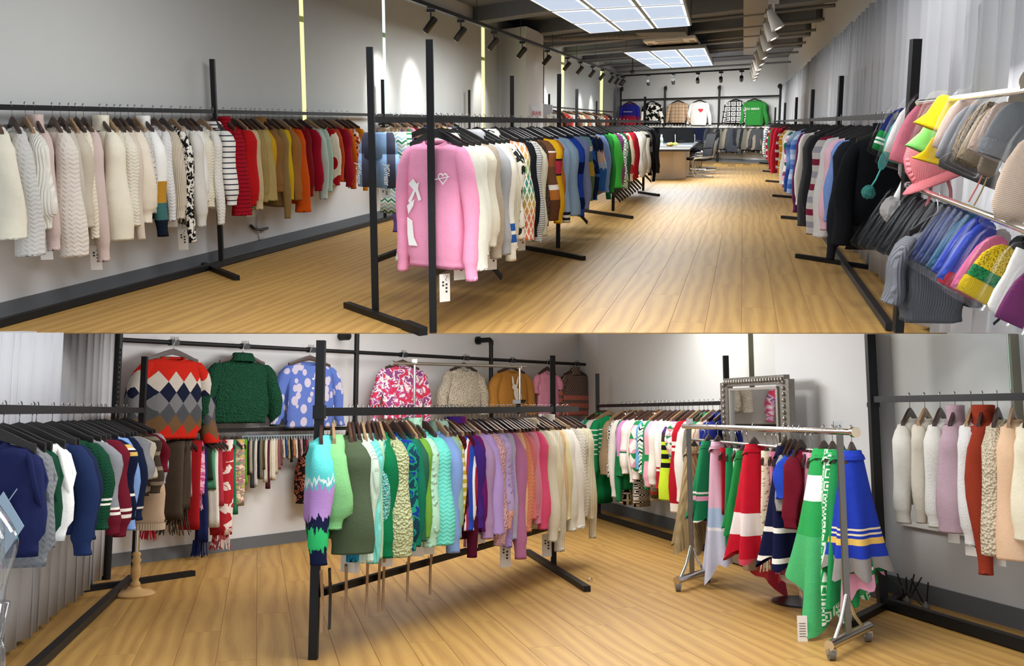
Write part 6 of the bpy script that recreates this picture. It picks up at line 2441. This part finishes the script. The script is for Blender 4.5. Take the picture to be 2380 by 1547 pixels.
LOWH = [(2064, 512, '16171a', 'black beanie'), (2082, 517, '1a1b1e', 'charcoal black beanie'), (2102, 524, '121316', 'black ribbed beanie'), (2122, 530, '1c1c20', 'black beanie with a woven patch'),
        (2146, 537, '141518', 'soft black beanie'), (2166, 543, '15181f', 'black beanie with mint lines'), (2186, 549, '1a2346', 'dark navy beanie'), (2203, 555, '1c2a56', 'navy beanie'), (2218, 560, '18284e', 'deep navy beanie'),
        (2232, 567, '24506e', 'petrol blue beanie'), (2246, 575, '2a3fa0', 'royal blue beanie'), (2258, 590, '2c44a8', 'cobalt beanie')]
for i, (px, py, c, ds) in enumerate(LOWH):
    o = hat(hbarL, px, py, 64, 118 + i * 2, 'beanie', pc(c, 'rib'), ds, LO, 30)
    if 'woven' in ds:
        link('woven_patch', G().box((.0, -.24, -.28), (.3, .02, .22)).mesh('woven_patch'), simple('patch_rust', hexc('#8a5a3c'), .8), o)
    if 'mint' in ds:
        MI = simple('mint_line', hexc('#8fd0c4'), .8)
        for pts_ in ([(-.3, -.45), (-.1, -.1), (.15, .42)], [(-.3, -.45), (0, -.38), (.3, -.45)], [(.3, -.45), (.12, -.1), (.15, .42)], [(-.2, -.28), (0, -.2), (.22, -.28)]):
            link('mint_line', G().tube([(a, -.235, z) for a, z in pts_], .03, 5).mesh('mint_line'), MI, o)
hat(hbarL, 2258, 612, 74, 110, 'beanie', pattern('blob', ('e6dcd6', 'b02838'), 26.0), 'red and white snowflake beanie', LO, 28, cuff='b02438', pom=('e8e0da', 22, .3, .6))
hat(hbarL, 2288, 618, 74, 128, 'beanie', pc('d96a9a', 'rib'), 'pink beanie with black pompom', LO, 28, pom=('161618', 24, .5, .5))
hat(hbarL, 2310, 632, 86, 112, 'beanie', pattern('block', ('d9b81e', '1d7a44', 'd9b81e'), (0, .03, .24), 'pop'), 'yellow beanie with green band', LO, 28, cuff='d9b81e')
hat(hbarL, 2346, 655, 66, 130, 'mitten', pc('e6e4de', 'cable'), 'white cable mitten', LO, 24)
hat(hbarL, 2376, 690, 60, 110, 'beanie', pattern('check', ('8a2a5a', '3a2a5a'), .03), 'purple plaid hat at the frame edge', LO, 24, ties=[(-.3, -.4, -.4, -.62, .04, '1a1a20')])
# grey ribbed cardigan end hanging below the hats
gc = garment(U, (hl0 - Z * .02, hl0 - D1U * .9 - Z * .02), 2218, 716, (PLAIN['rib'], hexc('5c5e64')), 'knit-wide', 'dark grey ribbed sweater', 'beneath the lower hat bar', 1, center=True, xp=-66, wx=.62, rack_group='')

# ------------------------------------------------------------------ lower room: ornate mirror
MP = LR0 - nr * .45
ma = L.onplane(1690, YL, MP, D1L); ma.z = 0
mb = L.onplane(1831, YL, MP, D1L); mb.z = 0
o = root('ornate_mirror', L, ma, 'tall mirror in an ornate silver frame behind the rolling rack', 'mirror')
q = mb - ma
zt1, zt2 = L.vert(ma, 888), L.vert(mb, 882)
zt = (zt1 + zt2) / 2
dm = q.normalized()
SILV = simple('antique_silver', hexc('#8a8780'), .4, .7, .25, bump=.9, bscale=45)
SILV2 = simple('silver_liner', hexc('#b4b2ac'), .35, .6)
w_ = .085 * 1.6
for a, b_, nm in ((Vector((0, 0, 0)), Vector((0, 0, zt)), 'frame_side'), (q, q + Z * zt, 'frame_side'), (Z * zt - dm * 0, q + Z * zt, 'frame_top'), (Z * .05, q + Z * .05, 'frame_bottom')):
    rail = link(nm, G().beam(a, b_, .05, w_ if nm != 'frame_side' else .05, nr if nm == 'frame_side' else (0, 0, 1)).mesh(nm) if False else G().beam(a, b_, w_ if nm == 'frame_side' else .05, .05 if nm == 'frame_side' else .07, nr if nm == 'frame_side' else (0, 0, 1)).mesh(nm), SILV, o)
    nk = int((b_ - a).length / .045)
    if nm in ('frame_side', 'frame_top'):
        orn = G()
        for k in range(nk):
            p = a.lerp(b_, (k + .5) / nk) - nr * .028
            orn.lathe([(.008, -.016), (.017, -.006), (.017, .006), (.008, .016)], 6, p)
        oo = link('scroll_ornament', orn.mesh('scroll_ornament', True), SILV, rail)
        oo['kind'] = 'stuff'
for a, b_, up in ((dm * .11 + Z * .1, dm * .11 + Z * (zt - .06), nr), (q - dm * .11 + Z * .1, q - dm * .11 + Z * (zt - .06), nr), (dm * .1 + Z * (zt - .06), q - dm * .1 + Z * (zt - .06), Z)):
    link('inner_liner', G().beam(a - nr * .02, b_ - nr * .02, .03, .02, up).mesh('inner_liner'), SILV2, o)
link('mirror_glass', G().prism([dm * .1 + Z * .08, q - dm * .1 + Z * .08, q - dm * .1 + Z * (zt - .06), dm * .1 + Z * (zt - .06)], -nr * .012).mesh('mirror_glass'), simple('mirror_glass', (.62, .64, .66), .03, 1.0), o)

# white swivel stool behind the rolling rack
sp = L.F(1866, 1400)
o = root('swivel_chair', L, sp, 'white swivel chair with black disc base behind the rolling rack', 'chair')
link('base_disc', G().lathe([(.0, .0), (.2, .0), (.2, .012), (.05, .03), (.0, .03)], 24, cap0=False, cap1=False).mesh('base_disc', 'auto'), BLACK_PLASTIC, o)
link('pole', G().lathe([(.025, .03), (.025, .5)], 12).mesh('pole', 'auto'), CHROME, o)
link('seat', G().lathe([(.02, .5), (.2, .51), (.22, .54), (.18, .57), (.02, .58)], 20).mesh('seat', True), WHITE_PLASTIC, o)
zb_s = L.vert(sp, 1022)
link('backrest', G().ring_faces([[Vector((.2 * cos(a) * f, .16 + .04 * (1 - cos(a) ** 2) + dy, zb_s - .16 + .14 * sin(a) * f)) for a in [2 * pi * k / 20 for k in range(20)]] for f, dy in ((.9, 0), (1, .015), (.9, .03))], True, True).mesh('backrest', True), WHITE_PLASTIC, o)
link('back_stem', G().tube([(0, .1, .54), (0, .19, .7), (0, .18, zb_s - .2)], .015, 8).mesh('back_stem', 'auto'), CHROME, o)

# loose price tag hanging under the rolling rack
tp_ = L.F(1866, 1490)
o = root('paper_tag', L, Vector((tp_.x, tp_.y, L.vert(tp_, 1490))), 'white paper tag hanging under the rolling rack', 'tag')
kz = L.vert(tp_, 1430) - L.vert(tp_, 1490)
link('tag_card', G().box((0, 0, kz / 2), (.055, .002, kz)).mesh('tag_card'), PAPER, o)
for k in range(6):
    link('tag_line', G().box((0, -.002, kz * (.2 + .1 * k)), (.036, .0006, .003)).mesh('tag_line'), INK, o)
link('tag_string', G().beam((0, 0, kz), (0, 0, kz + .1), .002, .002).mesh('tag_string'), INK, o)

# ------------------------------------------------------------------ lower room: dress form on a turned wooden stand
bp_ = L.F(313, 1383)
o = root('dress_form', L, bp_, 'beige dress form on a steel pole and turned wooden stand', 'dress form')
PINE = simple('pine', hexc('#c9a26a'), .5, 0, .12)
link('wooden_base', G().lathe([(.0, 0), (.13, 0), (.135, .012), (.12, .026), (.05, .04), (.03, .06)], 28, cap0=False).mesh('wooden_base', 'auto'), PINE, o)
link('turned_column', G().lathe([(.03, .05), (.034, .08), (.02, .10), (.03, .13), (.032, .18), (.022, .21), (.034, .235), (.022, .255), (.030, .275), (.020, .29)], 18).mesh('turned_column', True), PINE, o)
zt = L.vert(bp_, 1215)
link('steel_pole', G().lathe([(.013, .28), (.013, zt)], 12).mesh('steel_pole', 'auto'), CHROME, o)
kx_ = L.onplane(352, YL, bp_, Vector((1, 0, 0)))
off = kx_ - bp_
zt0, zt1 = L.vert(bp_, 1226), L.vert(bp_, 1140)
link('torso', G().ring_faces([oval(.065, 0, z, hx, .07, 20, .8, .02, 5) for z, hx in ((zt0, .10), (zt0 + .06, .115), (zt0 + .1, .105), (zt1 - .02, .11), (zt1 + .04, .10), (zt1 + .07, .05))], True, True).mesh('torso', True), PLAIN['fine'], o, None, hexc('c4aa90'))
link('pocket_motif', G().lathe([(.022, 0), (.022, .004)], 10, M=Matrix.Translation((.045, -.075, zt1 + .0)) @ Matrix.Rotation(pi / 2, 4, 'X')).mesh('pocket_motif'), simple('motif_brown', hexc('#6a5040'), .8), o)
link('hem_band', G().ring_faces([oval(.065, 0, z, .118, .078, 20, .8) for z in (zt0 - .01, zt0 + .035)]).mesh('hem_band', True), PLAIN['rib'], o, None, hexc('d4bfa4'))

# ------------------------------------------------------------------ lower room: transparent mannequin at the left edge
def clear_plastic():
    b = NB('clear_plastic')
    t = b.t
    out = t.nodes['Material Output']
    tr = b.n('ShaderNodeBsdfTransparent')
    tr.inputs['Color'].default_value = (.86, .87, .87, 1)
    gl = b.n('ShaderNodeBsdfGlossy')
    gl.inputs['Roughness'].default_value = .06
    mx = b.n('ShaderNodeMixShader')
    lw = b.n('ShaderNodeLayerWeight')
    lw.inputs[0].default_value = .45
    b.put(mx.inputs[0], b.math('ADD', b.math('MULTIPLY', lw.outputs['Facing'], .55), .06))
    t.links.new(tr.outputs[0], mx.inputs[1])
    t.links.new(gl.outputs[0], mx.inputs[2])
    t.links.new(mx.outputs[0], out.inputs[0])
    return b.m


CLEAR = clear_plastic()
md = 3.55


def mq(px, py, dd=0.0):
    return L.at_depth(px - 26, py, md + dd)


base = mq(-25, 1500)
man = root('clear_mannequin', L, Vector((base.x, base.y, 0)), 'transparent plastic mannequin standing at the left edge', 'mannequin')
rel = Vector((base.x, base.y, 0))


def skin(pts, radii, edges, name, parent):
    me = bpy.data.meshes.new(name)
    me.from_pydata([tuple(p) for p in pts], edges, [])
    me.materials.append(None)
    ob = link(name, me, CLEAR, parent)
    sm = ob.modifiers.new('skin', 'SKIN')
    for v, r in zip(me.skin_vertices[0].data, radii):
        v.radius = r if isinstance(r, tuple) else (r, r)
    me.skin_vertices[0].data[0].use_root = True
    sb = ob.modifiers.new('smooth', 'SUBSURF')
    sb.levels = sb.render_levels = 2
    return ob


pts = [mq(-20, 1400) - rel, mq(-20, 1300) - rel, mq(-22, 1215) - rel, mq(-25, 1130) - rel, mq(-22, 1090) - rel, mq(-20, 1050) - rel,      # pelvis to head
       mq(12, 1195) - rel, mq(40, 1235) - rel, mq(52, 1262) - rel, mq(26, 1330) - rel, mq(12, 1430) - rel, mq(14, 1490) - rel,                 # near arm, bent
       mq(-70, 1200) - rel, mq(-90, 1330) - rel]
rad = [.10, .085, .10, .035, .05, .075, .045, .036, .034, .034, .026, .022, .05, .03]
edg = [(0, 1), (1, 2), (2, 3), (3, 4), (4, 5), (2, 6), (6, 7), (7, 8), (8, 9), (9, 10), (10, 11), (2, 12), (12, 13)]
skin(pts, rad, edg, 'body', man)
hand0 = mq(14, 1490) - rel
for k in range(5):
    fx = -.016 + k * .010
    ln = (.05, .075, .085, .078, .06)[k]
    fpts = [hand0 + Vector((fx * .6, 0, .01)), hand0 + Vector((fx * 1.4, -.004, -.03)), hand0 + Vector((fx * 1.7, -.012, -.03 - ln * .55)), hand0 + Vector((fx * 1.6, -.004, -.03 - ln))]
    link('finger', G().tube(fpts, [.010, .009, .0085, .006], 8).mesh('finger', True), CLEAR, man)
for sx, px in ((0, -10), (1, -55)):
    h0 = mq(px, 1400) - rel
    link('leg', G().tube([h0, Vector((h0.x, h0.y - .01, h0.z * .55)), Vector((h0.x, h0.y, .08))], [.085, .055, .035], 14).mesh('leg', True), CLEAR, man)
link('base_plate', G().lathe([(.0, .002), (.2, .002), (.2, .012), (.0, .012)], 24, (mq(-30, 1400).x - rel.x, 0, 0), cap0=False, cap1=False).mesh('base_plate', 'auto'), CHROME, man)

# ------------------------------------------------------------------ lower room: reed diffusers behind the far right rack
for i, (px, py, n_) in enumerate(((2108, 1402, 5), (2152, 1416, 3))):
    P = L.F(px, py)
    o = root('reed_diffuser', L, P, ['reed diffuser with five black sticks on the floor', 'reed diffuser with three black sticks right of the other'][i], 'reed diffuser', 'reed diffusers on the floor')
    link('glass_jar', G().lathe([(.02, 0), (.026, .005), (.026, .03), (.012, .04), (.012, .05)], 12).mesh('glass_jar', True), simple('smoked_jar', hexc('#6d6b66'), .2), o)
    for k in range(n_):
        a = -1.0 + 2.0 * k / (n_ - 1)
        link('reed', G().tube([(.005 * a, 0, .01), (.10 * a + (-.08 if i else 0), .02 * cos(k), .17 + .02 * (k % 2))], .005, 5).mesh('reed'), BLACK_PLASTIC, o)

# steamer clipped on the centre rack
P = L.online(barC[0], barC[1], 1204)
o = root('garment_steamer', L, P + Z * .03, 'black handheld garment steamer hooked over the centre rack', 'steamer')
link('handle', G().tube([(0, 0, -.06), (.0, 0, .0), (.01, 0, .02)], [.02, .018, .016], 10).mesh('handle', True), BLACK_PLASTIC, o)
link('head', G().ring_faces([oval(.005 + .03 * k / 3, 0, .02 + .025 * k / 3, .045 - .004 * k, .03, 14) for k in range(4)], True, True).mesh('head', True), BLACK_PLASTIC, o)
link('steam_plate', G().box((-.01, -.032, .03), (.06, .006, .03)).mesh('steam_plate'), simple('steel_plate', hexc('#b0b0ac'), .3, .8), o)

# pipe clips on the display pipe of the back wall
for i, px in enumerate((402, 567, 721, 936, 1082, 1190, 1277, 1340)):
    P = L.online(barT[0], barT[1], px)
    o = root('pipe_clip', L, P, 'small black comb clip on the wall pipe, %s from left' % ORD[i], 'clip', 'comb clips on the wall pipe')
    link('clip_body', G().beam(D2L * -.03, D2L * .05, .05, .05).mesh('clip_body'), BLACK_PLASTIC, o)
    for k in range(5):
        link('tooth', G().beam(D2L * (-.02 + .017 * k) + Z * .02, D2L * (-.02 + .017 * k) + Z * .05, .004, .004).mesh('tooth'), BLACK_PLASTIC, o)

# small metal clip left on the floor
P = L.F(1366, 1351)
o = link('floor_clip', G().tube([(0, 0, .006), (.015, .01, .02), (.03, .02, .022), (.035, .03, .006)], .005, 6).mesh('floor_clip', True), CHROME, None, L.M @ Matrix.Translation(P))
tag(o, 'small metal clip lying on the floor by the centre rack foot', 'clip')
